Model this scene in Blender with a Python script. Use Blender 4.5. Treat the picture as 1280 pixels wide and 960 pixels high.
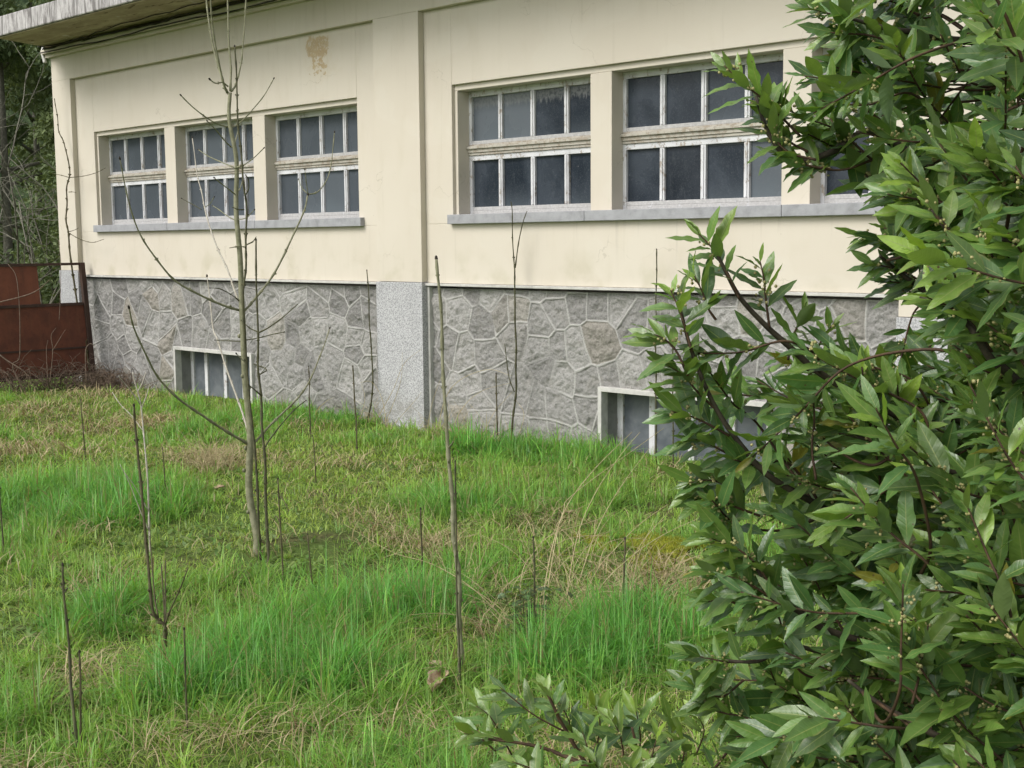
import bpy, math, random
import numpy as np
from mathutils import Vector

random.seed(7)
rng = np.random.default_rng(11)
for o in list(bpy.data.objects):
    bpy.data.objects.remove(o)
SC = bpy.context.scene
COL = SC.collection

# ------------------------------------------------------------------ camera
FPX, PITCH, YAW, ROLL = 1600.0, 0.1111846, 0.7679818, -0.0088479   # focal length in pixels of a 1280 px wide picture
CAMP = np.array([0.0, -7.4, 0.0])                                    # z = 0 is eye level, the wall face is y = 0
GZ = -1.64                                                           # the ground
cf = np.array([-math.sin(YAW)*math.cos(PITCH), math.cos(YAW)*math.cos(PITCH), -math.sin(PITCH)])
cr = np.array([math.cos(YAW), math.sin(YAW), 0.0])
cu = np.cross(cr, cf)
c_r = cr*math.cos(ROLL) + cu*math.sin(ROLL)
c_u = -cr*math.sin(ROLL) + cu*math.cos(ROLL)
cam_d = bpy.data.cameras.new('camera')
cam = bpy.data.objects.new('camera', cam_d)
COL.objects.link(cam)
from mathutils import Matrix
cam.matrix_world = Matrix(((c_r[0], c_u[0], -cf[0], CAMP[0]), (c_r[1], c_u[1], -cf[1], CAMP[1]),
                           (c_r[2], c_u[2], -cf[2], CAMP[2]), (0, 0, 0, 1)))
cam_d.sensor_width = 36.0
cam_d.lens = FPX/1280*36.0
cam_d.clip_start = 0.05
cam_d.clip_end = 2000
SC.camera = cam

# ------------------------------------------------------------------ world, sun, exposure
SUN_EL, SUN_AZ = math.radians(45), math.radians(198)     # azimuth from +y clockwise: behind the camera
world = bpy.data.worlds.new('World')
SC.world = world
world.use_nodes = True
wn = world.node_tree
wn.nodes.clear()
sky = wn.nodes.new('ShaderNodeTexSky')
sky.sky_type = 'NISHITA'
sky.sun_disc = False
sky.sun_elevation = SUN_EL
sky.sun_rotation = SUN_AZ
sky.air_density = 1.0
sky.dust_density = 3.0
hs = wn.nodes.new('ShaderNodeHueSaturation')
hs.inputs['Saturation'].default_value = 0.22
bg = wn.nodes.new('ShaderNodeBackground')
bg.inputs['Strength'].default_value = 0.15
wo = wn.nodes.new('ShaderNodeOutputWorld')
wn.links.new(sky.outputs[0], hs.inputs['Color'])
wn.links.new(hs.outputs[0], bg.inputs['Color'])
wn.links.new(bg.outputs[0], wo.inputs['Surface'])
sun_d = bpy.data.lights.new('sun', 'SUN')
sun_d.energy = 1.3
sun_d.angle = math.radians(30)
sun_d.color = (1.0, 0.97, 0.93)
sun = bpy.data.objects.new('sun', sun_d)
COL.objects.link(sun)
sd = Vector((math.sin(SUN_AZ)*math.cos(SUN_EL), math.cos(SUN_AZ)*math.cos(SUN_EL), math.sin(SUN_EL)))
sun.rotation_euler = sd.to_track_quat('Z', 'Y').to_euler()
SC.view_settings.view_transform = 'Standard'
SC.view_settings.look = 'None'
SC.view_settings.gamma = 1.0
SC.view_settings.exposure = 0.62
SC.view_settings.use_curve_mapping = False

# ------------------------------------------------------------------ helpers
def nrm(v):
    v = np.asarray(v, float)
    return v/max(1e-9, np.linalg.norm(v))

def ray(px, py):
    return cf*FPX + c_r*(px-640) - c_u*(py-480)

def on_wall(px, py, y):           # where that pixel of the photograph meets a plane parallel to the wall
    d = ray(px, py)
    return CAMP + d*(y-CAMP[1])/d[1]

def on_ground(px, py, z=None):
    d = ray(px, py)
    return CAMP + d*((GZ if z is None else z)/d[2])

def at(px, py, depth):
    return CAMP + ray(px, py)/FPX*depth

def depth_of(p):
    return float((np.asarray(p)-CAMP) @ cf)

def tag(o, label=None, cat=None, group=None, kind=None):
    if label: o['label'] = label
    if cat: o['category'] = cat
    if group: o['group'] = group
    if kind: o['kind'] = kind
    return o

def empty(name, loc):
    o = bpy.data.objects.new(name, None)
    o.location = tuple(loc)
    o.empty_display_size = 0.1
    COL.objects.link(o)
    return o

def link(name, me, mats, parent=None):
    o = bpy.data.objects.new(name, me)
    for m in (mats if isinstance(mats, (list, tuple)) else [mats]):
        me.materials.append(m)
    COL.objects.link(o)
    if parent is not None:
        o.parent = parent
        off = Vector((0, 0, 0))
        p = parent
        while p is not None:
            off += p.location
            p = p.parent
        o.location = -off          # meshes are written in world coordinates
    return o

def np_mesh(name, verts, quads, mats, parent=None, attrs=None, smooth=True):
    verts = np.ascontiguousarray(verts, np.float32)
    quads = np.ascontiguousarray(quads, np.int32)
    n = quads.shape[1]
    me = bpy.data.meshes.new(name)
    me.vertices.add(len(verts))
    me.vertices.foreach_set('co', verts.ravel())
    me.loops.add(quads.size)
    me.loops.foreach_set('vertex_index', quads.ravel())
    me.polygons.add(len(quads))
    me.polygons.foreach_set('loop_start', np.arange(0, quads.size, n, dtype=np.int32))
    me.polygons.foreach_set('loop_total', np.full(len(quads), n, np.int32))
    me.polygons.foreach_set('use_smooth', np.full(len(quads), smooth, bool))
    for k, a in (attrs or {}).items():
        a = np.ascontiguousarray(a, np.float32)
        at_ = me.attributes.new(k, 'FLOAT_VECTOR', 'POINT')
        at_.data.foreach_set('vector', a.ravel())
    me.update(calc_edges=True)
    return link(name, me, mats, parent)

class MB:
    def __init__(s):
        s.v, s.f = [], []
    def box(s, x0, x1, y0, y1, z0, z1):
        b = len(s.v)
        s.v += [(x, y, z) for z in (z0, z1) for y in (y0, y1) for x in (x0, x1)]
        s.f += [tuple(b+i for i in q) for q in ((0, 2, 3, 1), (4, 5, 7, 6), (0, 1, 5, 4), (2, 6, 7, 3), (0, 4, 6, 2), (1, 3, 7, 5))]
        return s
    def hexa(s, pts):
        b = len(s.v)
        s.v += [tuple(p) for p in pts]
        s.f += [tuple(b+i for i in q) for q in ((0, 2, 3, 1), (4, 5, 7, 6), (0, 1, 5, 4), (2, 6, 7, 3), (0, 4, 6, 2), (1, 3, 7, 5))]
        return s
    def tube(s, pts, rad, n=6, cap=True):
        pts = [np.asarray(p, float) for p in pts]
        m = len(pts)
        if not hasattr(rad, '__len__'):
            rad = [rad]*m
        t = nrm(pts[1]-pts[0])
        a = nrm(np.cross(t, (0.31, 0.87, 0.13)))
        b0 = len(s.v)
        for i, p in enumerate(pts):
            t = nrm(pts[min(i+1, m-1)]-pts[max(i-1, 0)])
            a = nrm(a - t*(a@t))
            c = np.cross(t, a)
            for k in range(n):
                w = 2*math.pi*k/n
                s.v.append(tuple(p+(a*math.cos(w)+c*math.sin(w))*rad[i]))
        for i in range(m-1):
            for k in range(n):
                k2 = (k+1) % n
                s.f.append((b0+i*n+k, b0+i*n+k2, b0+(i+1)*n+k2, b0+(i+1)*n+k))
        if cap:
            s.f.append(tuple(b0+k for k in range(n))[::-1])
            s.f.append(tuple(b0+(m-1)*n+k for k in range(n)))
        return s
    def blob(s, p, r, axis=(0, 0, 1), ln=1.0, n=6, rows=4):
        p = np.asarray(p, float)
        ax = nrm(axis)
        pts = [p+ax*r*ln*math.cos(math.pi*(1-i/rows)) for i in range(rows+1)]
        return s.tube(pts, [max(0.12*r, r*math.sin(math.pi*i/rows)) for i in range(rows+1)], n)
    def build(s, name, mat, parent=None, smooth=False, bevel=0):
        me = bpy.data.meshes.new(name)
        me.from_pydata(s.v, [], s.f)
        if smooth:
            me.polygons.foreach_set('use_smooth', [True]*len(me.polygons))
        me.update()
        o = link(name, me, mat, parent)
        if bevel:
            md = o.modifiers.new('bevel', 'BEVEL')
            md.width = bevel
            md.segments = 2
            md.limit_method = 'ANGLE'
        return o

def hash2(ix, iy, seed):
    h = (ix.astype(np.int64)*374761393 + iy.astype(np.int64)*668265263 + seed*1274126177) & 0x7fffffff
    h = ((h ^ (h >> 13))*1103515245 + 12345) & 0x7fffffff
    h = ((h ^ (h >> 15))*1540483477) & 0x7fffffff
    return ((h ^ (h >> 12)) & 0xffff)/65535.0

def vnoise(x, y, scale, seed=0, octs=3):
    x = np.asarray(x, float)*scale
    y = np.asarray(y, float)*scale
    out, amp, tot = 0, 1.0, 0.0
    for k in range(octs):
        ix, iy = np.floor(x), np.floor(y)
        fx, fy = x-ix, y-iy
        fx, fy = fx*fx*(3-2*fx), fy*fy*(3-2*fy)
        a = hash2(ix, iy, seed+k)
        b = hash2(ix+1, iy, seed+k)
        c = hash2(ix, iy+1, seed+k)
        d = hash2(ix+1, iy+1, seed+k)
        out = out + amp*((a*(1-fx)+b*fx)*(1-fy)+(c*(1-fx)+d*fx)*fy)
        tot += amp
        amp *= 0.5
        x, y = x*2.03+17.1, y*2.03+9.7
    return out/tot

def sstep(a, b, x):
    t = np.clip((x-a)/(b-a), 0, 1)
    return t*t*(3-2*t)

# ------------------------------------------------------------------ materials
class NT:
    def __init__(s, name):
        s.m = bpy.data.materials.new(name)
        s.m.use_nodes = True
        s.t = s.m.node_tree
        s.t.nodes.clear()
        s.out = s.n('ShaderNodeOutputMaterial')
    def n(s, typ, **kw):
        nd = s.t.nodes.new(typ)
        for k, v in kw.items():
            if k == 'inp':
                for i, x in v.items():
                    s.set(nd, i, x)
            else:
                setattr(nd, k, v)
        return nd
    def set(s, nd, i, x):
        if isinstance(x, bpy.types.NodeSocket):
            s.t.links.new(x, nd.inputs[i])
        else:
            if isinstance(x, tuple) and len(x) == 3 and nd.inputs[i].type == 'RGBA':
                x = (*x, 1)
            nd.inputs[i].default_value = x
    def obj(s):
        return s.n('ShaderNodeTexCoord').outputs['Object']
    def geo(s):
        return s.n('ShaderNodeNewGeometry').outputs['Position']
    def attr(s, name):
        return s.n('ShaderNodeAttribute', attribute_name=name).outputs['Vector']
    def noise(s, vec, scale, detail=4.0, rough=0.55, dist=0.0):
        return s.n('ShaderNodeTexNoise', inp={'Vector': vec, 'Scale': scale, 'Detail': detail, 'Roughness': rough, 'Distortion': dist}).outputs['Fac']
    def map(s, vec, scale=(1, 1, 1), loc=(0, 0, 0)):
        return s.n('ShaderNodeMapping', inp={'Vector': vec, 'Scale': scale, 'Location': loc}).outputs[0]
    def ramp(s, fac, a, b, lo=0.0, hi=1.0):
        return s.n('ShaderNodeMapRange', interpolation_type='SMOOTHSTEP', inp={'Value': fac, 'From Min': a, 'From Max': b, 'To Min': lo, 'To Max': hi}).outputs[0]
    def mix(s, fac, a, b, mode='MIX'):
        nd = s.n('ShaderNodeMix', data_type='RGBA', blend_type=mode)
        s.set(nd, 0, fac)
        s.set(nd, 6, a)
        s.set(nd, 7, b)
        return nd.outputs[2]
    def math(s, op, a, b=0.0, c=None):
        nd = s.n('ShaderNodeMath', operation=op)
        s.set(nd, 0, a)
        s.set(nd, 1, b)
        if c is not None:
            s.set(nd, 2, c)
        return nd.outputs[0]
    def sep(s, vec):
        return s.n('ShaderNodeSeparateXYZ', inp={0: vec}).outputs
    def bump(s, h, strength=0.3, dist=0.01):
        return s.n('ShaderNodeBump', inp={'Strength': strength, 'Distance': dist, 'Height': h}).outputs[0]
    def bsdf(s, col, rough=0.8, spec=0.4, normal=None, metal=0.0):
        b = s.n('ShaderNodeBsdfPrincipled', inp={'Base Color': col, 'Roughness': rough, 'Specular IOR Level': spec, 'Metallic': metal})
        if normal is not None:
            s.set(b, 'Normal', normal)
        return b
    def done(s, sh):
        s.t.links.new(sh.outputs[0] if hasattr(sh, 'outputs') else sh, s.out.inputs['Surface'])
        return s.m

M = {}
def mat_wall():
    t = NT('cream_plaster')
    p = t.geo()
    x, y, z = t.sep(p)
    big = t.noise(p, 0.9, 3)
    mid = t.noise(t.map(p, (1, 1, 0.35)), 6, 4)
    fine = t.noise(p, 90, 3)
    col = t.mix(t.ramp(big, 0.3, 0.7), (0.590, 0.540, 0.455), (0.562, 0.510, 0.425))
    col = t.mix(t.ramp(mid, 0.5, 0.8, 0, 0.35), col, (0.50, 0.45, 0.35))
    # thin vertical run marks
    run = t.noise(t.map(p, (9, 9, 0.5)), 2.2, 3)
    col = t.mix(t.ramp(run, 0.6, 0.78, 0, 0.28), col, (0.43, 0.385, 0.30))
    # stains near the foot of the plaster
    foot = t.math('MULTIPLY', t.ramp(z, 0.05, -0.34), t.ramp(t.noise(p, 3.2, 5), 0.48, 0.7))
    col = t.mix(t.math('MULTIPLY', foot, 0.45), col, (0.38, 0.35, 0.23))
    # run-off below the sill ends and joints
    drip = t.math('MULTIPLY', t.ramp(t.noise(t.map(p, (5, 5, 0.25)), 3.0, 4, 0.7), 0.56, 0.72), t.math('MULTIPLY', t.ramp(z, -0.30, 0.14), t.ramp(z, 0.16, 0.14)))
    col = t.mix(t.math('MULTIPLY', drip, 0.40), col, (0.36, 0.33, 0.27))
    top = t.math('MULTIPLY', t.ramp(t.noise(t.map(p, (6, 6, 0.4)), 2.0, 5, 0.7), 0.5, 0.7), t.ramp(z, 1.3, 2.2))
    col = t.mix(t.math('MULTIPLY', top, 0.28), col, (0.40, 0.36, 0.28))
    patch = t.ramp(t.noise(t.map(p, (0.8, 0.8, 1.3)), 1.6, 2, 0.4), 0.55, 0.57)
    col = t.mix(t.math('MULTIPLY', patch, 0.22), col, (0.60, 0.56, 0.48))
    # scattered specks
    sp = t.n('ShaderNodeTexVoronoi', inp={'Vector': p, 'Scale': 9.0}).outputs['Distance']
    col = t.mix(t.math('MULTIPLY', t.ramp(sp, 0.035, 0.015), t.ramp(t.noise(p, 2.0, 2), 0.55, 0.65)), col, (0.3, 0.26, 0.2))
    # hairline cracks
    w = t.n('ShaderNodeVectorMath', operation='ADD', inp={0: p, 1: t.n('ShaderNodeTexNoise', inp={'Vector': p, 'Scale': 2.5, 'Detail': 5.0}).outputs['Color']}).outputs[0]
    cr_ = t.n('ShaderNodeTexVoronoi', feature='DISTANCE_TO_EDGE', inp={'Vector': w, 'Scale': 0.75}).outputs['Distance']
    crk = t.math('MULTIPLY', t.ramp(cr_, 0.005, 0.001), t.ramp(t.noise(p, 1.3, 2), 0.5, 0.62))
    col = t.mix(t.math('MULTIPLY', crk, 0.4), col, (0.36, 0.32, 0.25))
    # the place where the paint has flaked off under the moulding
    def boxmask(x0, x1, z0, z1, s):
        a = t.math('MULTIPLY', t.ramp(x, x0-s, x0+s), t.ramp(x, x1+s, x1-s))
        b = t.math('MULTIPLY', t.ramp(z, z0-s, z0+s), t.ramp(z, z1+s, z1-s))
        return t.math('MULTIPLY', a, b)
    n1 = t.noise(p, 8, 8, 0.75, 0.3)
    a1 = t.math('ADD', t.math('MULTIPLY', boxmask(-9.84, -9.50, 1.68, 1.90, 0.08), 0.42), n1)
    a2 = t.math('ADD', t.math('MULTIPLY', boxmask(-9.80, -9.48, 1.50, 1.85, 0.12), 0.33), t.noise(p, 22, 4, 0.65))
    peel = t.math('MAXIMUM', t.math('MULTIPLY', t.ramp(a1, 0.72, 0.82), t.ramp(t.noise(p, 24, 6, 0.8), 0.38, 0.52)), t.ramp(a2, 0.80, 0.83))
    col = t.mix(t.math('MULTIPLY', peel, 0.85), col, t.mix(t.noise(p, 28, 5, 0.8), (0.54, 0.39, 0.20), (0.27, 0.20, 0.12)))
    halo = boxmask(-9.85, -9.35, 1.5, 1.88, 0.12)
    col = t.mix(t.math('MULTIPLY', halo, t.ramp(n1, 0.4, 0.7, 0, 0.5)), col, (0.52, 0.435, 0.29))
    h = t.math('ADD', t.math('MULTIPLY', fine, 0.25), t.math('MULTIPLY', t.noise(p, 14, 4), 0.6))
    h = t.math('SUBTRACT', h, t.math('MULTIPLY', peel, 1.0))
    return t.done(t.bsdf(col, 0.85, 0.25, t.bump(h, 0.25, 0.006)))

def mat_stone():
    t = NT('rubble_stone')
    a = t.attr('stone')          # x joint, y cell tone, z cell hue
    j, tone, hue = t.sep(a)
    p = t.geo()
    grain = t.noise(p, 70, 5, 0.7)
    blot = t.noise(p, 9, 4)
    c1 = t.mix(tone, (0.190, 0.185, 0.176), (0.355, 0.347, 0.328))
    c1 = t.mix(t.ramp(hue, 0.84, 1.0, 0, 0.5), c1, (0.30, 0.26, 0.19))
    c1 = t.mix(t.ramp(grain, 0.35, 0.7, 0, 0.6), c1, t.mix(0.5, c1, (0.40, 0.39, 0.37)))
    c1 = t.mix(t.ramp(grain, 0.48, 0.3, 0, 0.75), c1, (0.11, 0.105, 0.10))
    c1 = t.mix(t.ramp(blot, 0.5, 0.75, 0, 0.35), c1, (0.27, 0.255, 0.22))
    c2 = t.mix(t.noise(p, 30, 3), (0.37, 0.36, 0.34), (0.48, 0.47, 0.445))
    col = t.mix(j, c1, c2)
    z = t.sep(p)[2]
    col = t.mix(t.math('MULTIPLY', t.ramp(z, -1.35, -1.65), t.ramp(t.noise(p, 5, 4), 0.35, 0.6, 0, 0.55)), col, (0.17, 0.17, 0.12))
    return t.done(t.bsdf(col, 0.9, 0.2, t.bump(t.noise(p, 38, 7, 0.75), 0.8, 0.02)))

def mat_granite():
    t = NT('pale_granite')
    p = t.geo()
    n = t.noise(p, 85, 3, 0.7)
    n2 = t.noise(p, 140, 2, 0.7)
    col = t.mix(t.ramp(n, 0.40, 0.58), (0.25, 0.25, 0.255), (0.50, 0.50, 0.505))
    col = t.mix(t.ramp(n2, 0.58, 0.66, 0, 0.8), col, (0.16, 0.16, 0.17))
    col = t.mix(t.ramp(t.noise(t.map(p, (4, 4, 0.6)), 2, 3), 0.5, 0.8, 0, 0.25), col, (0.25, 0.25, 0.25))
    z = t.sep(p)[2]
    col = t.mix(t.math('MULTIPLY', t.ramp(z, -1.1, -1.65), t.ramp(t.noise(p, 6, 5, 0.7), 0.35, 0.65, 0, 0.6)), col, (0.16, 0.15, 0.11))
    return t.done(t.bsdf(col, 0.7, 0.35, t.bump(n, 0.25, 0.004)))

def mat_concrete(name, base, dark, streak=True):
    t = NT(name)
    p = t.geo()
    n = t.noise(p, 11, 6, 0.65)
    s = t.noise(t.map(p, (9, 9, 1.6)), 1.5, 8, 0.75, 0.6)
    col = t.mix(t.ramp(n, 0.35, 0.7), base, tuple(0.8*c for c in base))
    if streak:
        col = t.mix(t.ramp(s, 0.43, 0.62, 0, 0.9), col, dark)
        col = t.mix(t.ramp(t.noise(p, 55, 3, 0.7), 0.6, 0.75, 0, 0.6), col, dark)
    else:
        col = t.mix(t.ramp(n, 0.55, 0.78, 0, 0.7), col, dark)
    return t.done(t.bsdf(col, 0.9, 0.2, t.bump(t.noise(p, 40, 5, 0.7), 0.4, 0.008)))

def mat_soffit():
    t = NT('stained_soffit')
    p = t.geo()
    n = t.noise(t.map(p, (0.7, 2.2, 1)), 2.2, 6, 0.65, 0.6)
    col = t.mix(t.ramp(n, 0.38, 0.62), (0.42, 0.36, 0.235), (0.30, 0.25, 0.16))
    col = t.mix(t.ramp(t.noise(t.map(p, (0.8, 3.5, 1)), 2.6, 6, 0.7, 1.0), 0.58, 0.66, 0, 0.85), col, (0.10, 0.065, 0.035))
    col = t.mix(t.ramp(t.noise(p, 7, 3), 0.66, 0.7), col, (0.48, 0.44, 0.36))
    return t.done(t.bsdf(col, 0.95, 0.1, t.bump(n, 0.4, 0.01)))

def mat_paint(name='peeling_white_paint', under=(0.23, 0.20, 0.17), amt=0.685, white=(0.63, 0.63, 0.64)):
    t = NT(name)
    p = t.geo()
    n = t.noise(t.map(p, (1, 1, 0.6)), 26, 6, 0.75)
    g = t.noise(p, 5, 3)
    f = t.ramp(t.math('ADD', n, t.math('MULTIPLY', g, 0.25)), amt, amt+0.06)
    col = t.mix(t.ramp(g, 0.35, 0.7), white, tuple(c*0.8 for c in white))
    col = t.mix(f, col, t.mix(t.noise(p, 60, 2), under, tuple(2.0*c for c in under)))
    return t.done(t.bsdf(col, 0.7, 0.3, t.bump(t.math('SUBTRACT', 1.0, f), 0.5, 0.002)))

def mat_glass():
    t = NT('dusty_frosted_glass_painted_sheen')
    p = t.geo()
    ob = t.obj()
    r = t.n('ShaderNodeObjectInfo').outputs['Random']
    z = t.sep(p)[2]
    d = t.noise(t.map(p, (1, 1, 0.8)), 2.6, 4, 0.6, 0.4)
    fine = t.noise(p, 130, 2, 0.6)
    col = t.mix(t.ramp(d, 0.35, 0.7), (0.018, 0.024, 0.033), (0.044, 0.054, 0.068))
    cell = t.sep(t.attr('pane'))[0]
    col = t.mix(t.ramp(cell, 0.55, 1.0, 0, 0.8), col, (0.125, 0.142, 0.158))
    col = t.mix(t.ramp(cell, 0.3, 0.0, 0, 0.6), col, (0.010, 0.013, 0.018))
    col = t.mix(t.ramp(t.sep(p)[0], -8.5, -9.3, 0, 0.55), col, (0.105, 0.12, 0.135))  # left bay paler: grazing sky reflection painted into the pane colour
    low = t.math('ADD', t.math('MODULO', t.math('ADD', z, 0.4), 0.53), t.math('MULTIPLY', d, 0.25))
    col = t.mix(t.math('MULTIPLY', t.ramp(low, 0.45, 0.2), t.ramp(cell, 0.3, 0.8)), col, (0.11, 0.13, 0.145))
    col = t.mix(t.math('MULTIPLY', t.ramp(t.noise(t.map(p, (9, 9, 3.0)), 2.4, 5, 0.7), 0.55, 0.8), 0.16), col, (0.15, 0.16, 0.165))
    col = t.mix(t.ramp(fine, 0.5, 0.75, 0, 0.25), col, (0.14, 0.15, 0.155))
    # ragged frosting left along the upper edge of the panes
    rag = t.math('ADD', z, t.math('MULTIPLY', t.noise(t.map(p, (22, 22, 2.5)), 2.0, 4, 0.7), 0.16))
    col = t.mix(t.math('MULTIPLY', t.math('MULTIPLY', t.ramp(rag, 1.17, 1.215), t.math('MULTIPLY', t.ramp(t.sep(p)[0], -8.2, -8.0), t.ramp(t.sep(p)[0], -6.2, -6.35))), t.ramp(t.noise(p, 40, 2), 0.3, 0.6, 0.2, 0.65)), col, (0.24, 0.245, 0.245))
    # putty and paint specks
    sp = t.n('ShaderNodeTexVoronoi', inp={'Vector': t.map(p, (1, 1, 0.5)), 'Scale': 16.0}).outputs['Distance']
    col = t.mix(t.math('MULTIPLY', t.ramp(sp, 0.06, 0.04, 0, 0.6), t.ramp(t.noise(p, 3, 2), 0.55, 0.6)), col, (0.25, 0.25, 0.25))
    bum = t.bump(t.math('ADD', fine, t.math('MULTIPLY', t.noise(p, 3, 2), 2.0)), 0.08, 0.004)
    return t.done(t.bsdf(col, t.ramp(d, 0.3, 0.7, 0.16, 0.32), 0.22, bum))

def mat_rust(name, a, b, c):
    t = NT(name)
    p = t.geo()
    n = t.noise(p, 5, 6, 0.65)
    s = t.noise(t.map(p, (10, 10, 0.7)), 1.5, 5, 0.6)
    col = t.mix(t.ramp(n, 0.35, 0.7), a, b)
    col = t.mix(t.ramp(s, 0.5, 0.75, 0, 0.6), col, c)
    col = t.mix(t.ramp(t.noise(p, 45, 4, 0.7), 0.58, 0.72, 0, 0.5), col, (0.035, 0.018, 0.012))
    return t.done(t.bsdf(col, 0.8, 0.3, t.bump(t.noise(p, 60, 4), 0.3, 0.003)))

def mat_bark(name, a, b, rough=0.75):
    t = NT(name)
    p = t.geo()
    n = t.noise(p, 30, 5, 0.65)
    col = t.mix(t.ramp(n, 0.35, 0.68), a, b)
    sp = t.n('ShaderNodeTexVoronoi', inp={'Vector': t.map(p, (1, 1, 0.6)), 'Scale': 75.0}).outputs['Distance']
    col = t.mix(t.ramp(sp, 0.16, 0.10, 0, 0.4), col, tuple(min(1, 1.7*x) for x in b))
    return t.done(t.bsdf(col, rough, 0.3, t.bump(n, 0.4, 0.003)))

def mat_vcol(name, rough=0.55, spec=0.35, transl=0.3, var=0.25, lift=0.0):
    t = NT(name)
    c = t.attr('col')
    p = t.geo()
    v = t.noise(p, 40, 2)
    col = t.mix(t.ramp(v, 0.3, 0.7, 0, var), c, t.mix(1.0, c, (0.55, 0.55, 0.5), 'MULTIPLY'))
    b = t.bsdf(col, rough, spec)
    if lift:                           # shading normals bent upward to brighten the thin blades
        nv = t.n('ShaderNodeNewGeometry').outputs['Normal']
        up = t.n('ShaderNodeVectorMath', operation='ADD', inp={0: nv, 1: (0.0, 0.0, lift)}).outputs[0]
        t.set(b, 'Normal', t.n('ShaderNodeVectorMath', operation='NORMALIZE', inp={0: up}).outputs[0])
    tr = t.n('ShaderNodeBsdfTranslucent', inp={'Color': t.mix(1.0, col, (1.35, 1.3, 0.7), 'MULTIPLY')})
    mx = t.n('ShaderNodeMixShader', inp={0: transl, 1: b.outputs[0], 2: tr.outputs[0]})
    return t.done(mx)

def mat_leaf():
    t = NT('glossy_laurel_leaf')
    c = t.attr('col')
    u, v, w = t.sep(t.attr('leafuv'))     # u -1..1 across, v 0..1 along
    au = t.math('ABSOLUTE', u)
    p = t.geo()
    back = t.n('ShaderNodeNewGeometry').outputs['Backfacing']
    col = t.mix(t.ramp(t.noise(p, 60, 3), 0.35, 0.7, 0, 0.45), c, t.mix(1.0, c, (0.62, 0.70, 0.7), 'MULTIPLY'))
    # side veins and the pale midrib
    vein = t.math('SINE', t.math('MULTIPLY', t.math('SUBTRACT', v, t.math('MULTIPLY', au, 0.11)), 62.0))
    vm = t.math('MULTIPLY', t.ramp(vein, 0.86, 1.0), t.ramp(au, 0.95, 0.6))
    lite = t.mix(0.5, c, (0.27, 0.33, 0.12))
    col = t.mix(t.math('MULTIPLY', vm, 0.22), col, lite)
    col = t.mix(t.ramp(au, 0.075, 0.03, 0, 0.8), col, (0.26, 0.31, 0.10))
    under = t.mix(0.55, c, (0.13, 0.17, 0.085))
    spot_ = t.n('ShaderNodeTexVoronoi', inp={'Vector': p, 'Scale': 60.0}).outputs['Distance']
    col = t.mix(t.math('MULTIPLY', t.ramp(spot_, 0.16, 0.10), t.ramp(t.noise(p, 9, 2), 0.56, 0.64)), col, (0.10, 0.07, 0.03))
    edge = t.math('MULTIPLY', t.ramp(au, 0.7, 1.0), t.ramp(t.noise(p, 22, 3), 0.52, 0.64))
    col = t.mix(t.math('MULTIPLY', edge, 0.6), col, (0.22, 0.20, 0.07))
    col = t.mix(back, col, under)
    rough = t.mix(back, (0.30, 0.30, 0.30), (0.6, 0.6, 0.6))
    h = t.math('ADD', t.math('MULTIPLY', t.ramp(vein, 0.2, 1.0), -0.5), t.noise(p, 130, 2))
    b = t.bsdf(col, 0.36, 0.72, t.bump(h, 0.22, 0.002))
    t.set(b, 'Roughness', t.ramp(t.noise(p, 25, 3), 0.3, 0.7, 0.30, 0.46))
    tr = t.n('ShaderNodeBsdfTranslucent', inp={'Color': t.mix(1.0, col, (1.6, 1.7, 0.5), 'MULTIPLY')})
    mx = t.n('ShaderNodeMixShader', inp={0: 0.30, 1: b.outputs[0], 2: tr.outputs[0]})
    return t.done(mx)

def mat_ground():
    t = NT('soil_and_thatch')
    p = t.geo()
    n = t.noise(p, 1.3, 5, 0.6)
    f = t.noise(p, 38, 5, 0.7)
    col = t.mix(t.ramp(f, 0.35, 0.68), (0.05, 0.046, 0.022), (0.14, 0.125, 0.058))
    col = t.mix(t.ramp(n, 0.32, 0.52, 0.15, 0.9), col, t.mix(f, (0.045, 0.085, 0.016), (0.13, 0.20, 0.045)))
    col = t.mix(t.ramp(t.noise(p, 120, 3, 0.7), 0.58, 0.7, 0, 0.5), col, (0.30, 0.25, 0.15))
    return t.done(t.bsdf(col, 0.95, 0.1, t.bump(f, 0.8, 0.02)))

def mat_plain(name, a, b, scale=20, rough=0.8):
    t = NT(name)
    p = t.geo()
    col = t.mix(t.ramp(t.noise(p, scale, 4, 0.65), 0.35, 0.68), a, b)
    return t.done(t.bsdf(col, rough, 0.25, t.bump(t.noise(p, scale*2, 3), 0.3, 0.003)))

M['wall'] = mat_wall()
M['stone'] = mat_stone()
M['granite'] = mat_granite()
M['fascia'] = mat_concrete('weathered_concrete', (0.50, 0.48, 0.47), (0.13, 0.12, 0.115))
M['sill'] = mat_concrete('grey_sill_stone', (0.34, 0.342, 0.355), (0.22, 0.22, 0.225), False)
M['trim'] = mat_concrete('pale_trim', (0.53, 0.52, 0.485), (0.36, 0.35, 0.32), False)
M['soffit'] = mat_soffit()
M['paint'] = mat_paint()
M['transom'] = mat_paint('weathered_cream_wood', (0.22, 0.19, 0.15), 0.62, (0.46, 0.43, 0.37))
M['rail'] = mat_paint('bare_grey_wood', (0.27, 0.265, 0.26), 0.48, (0.50, 0.50, 0.51))
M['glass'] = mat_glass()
M['rust'] = mat_rust('dark_rusty_sheet', (0.150, 0.052, 0.031), (0.098, 0.038, 0.025), (0.165, 0.068, 0.04))
M['rust2'] = mat_rust('red_rusty_sheet', (0.19, 0.068, 0.04), (0.14, 0.05, 0.032), (0.11, 0.045, 0.03))
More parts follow.
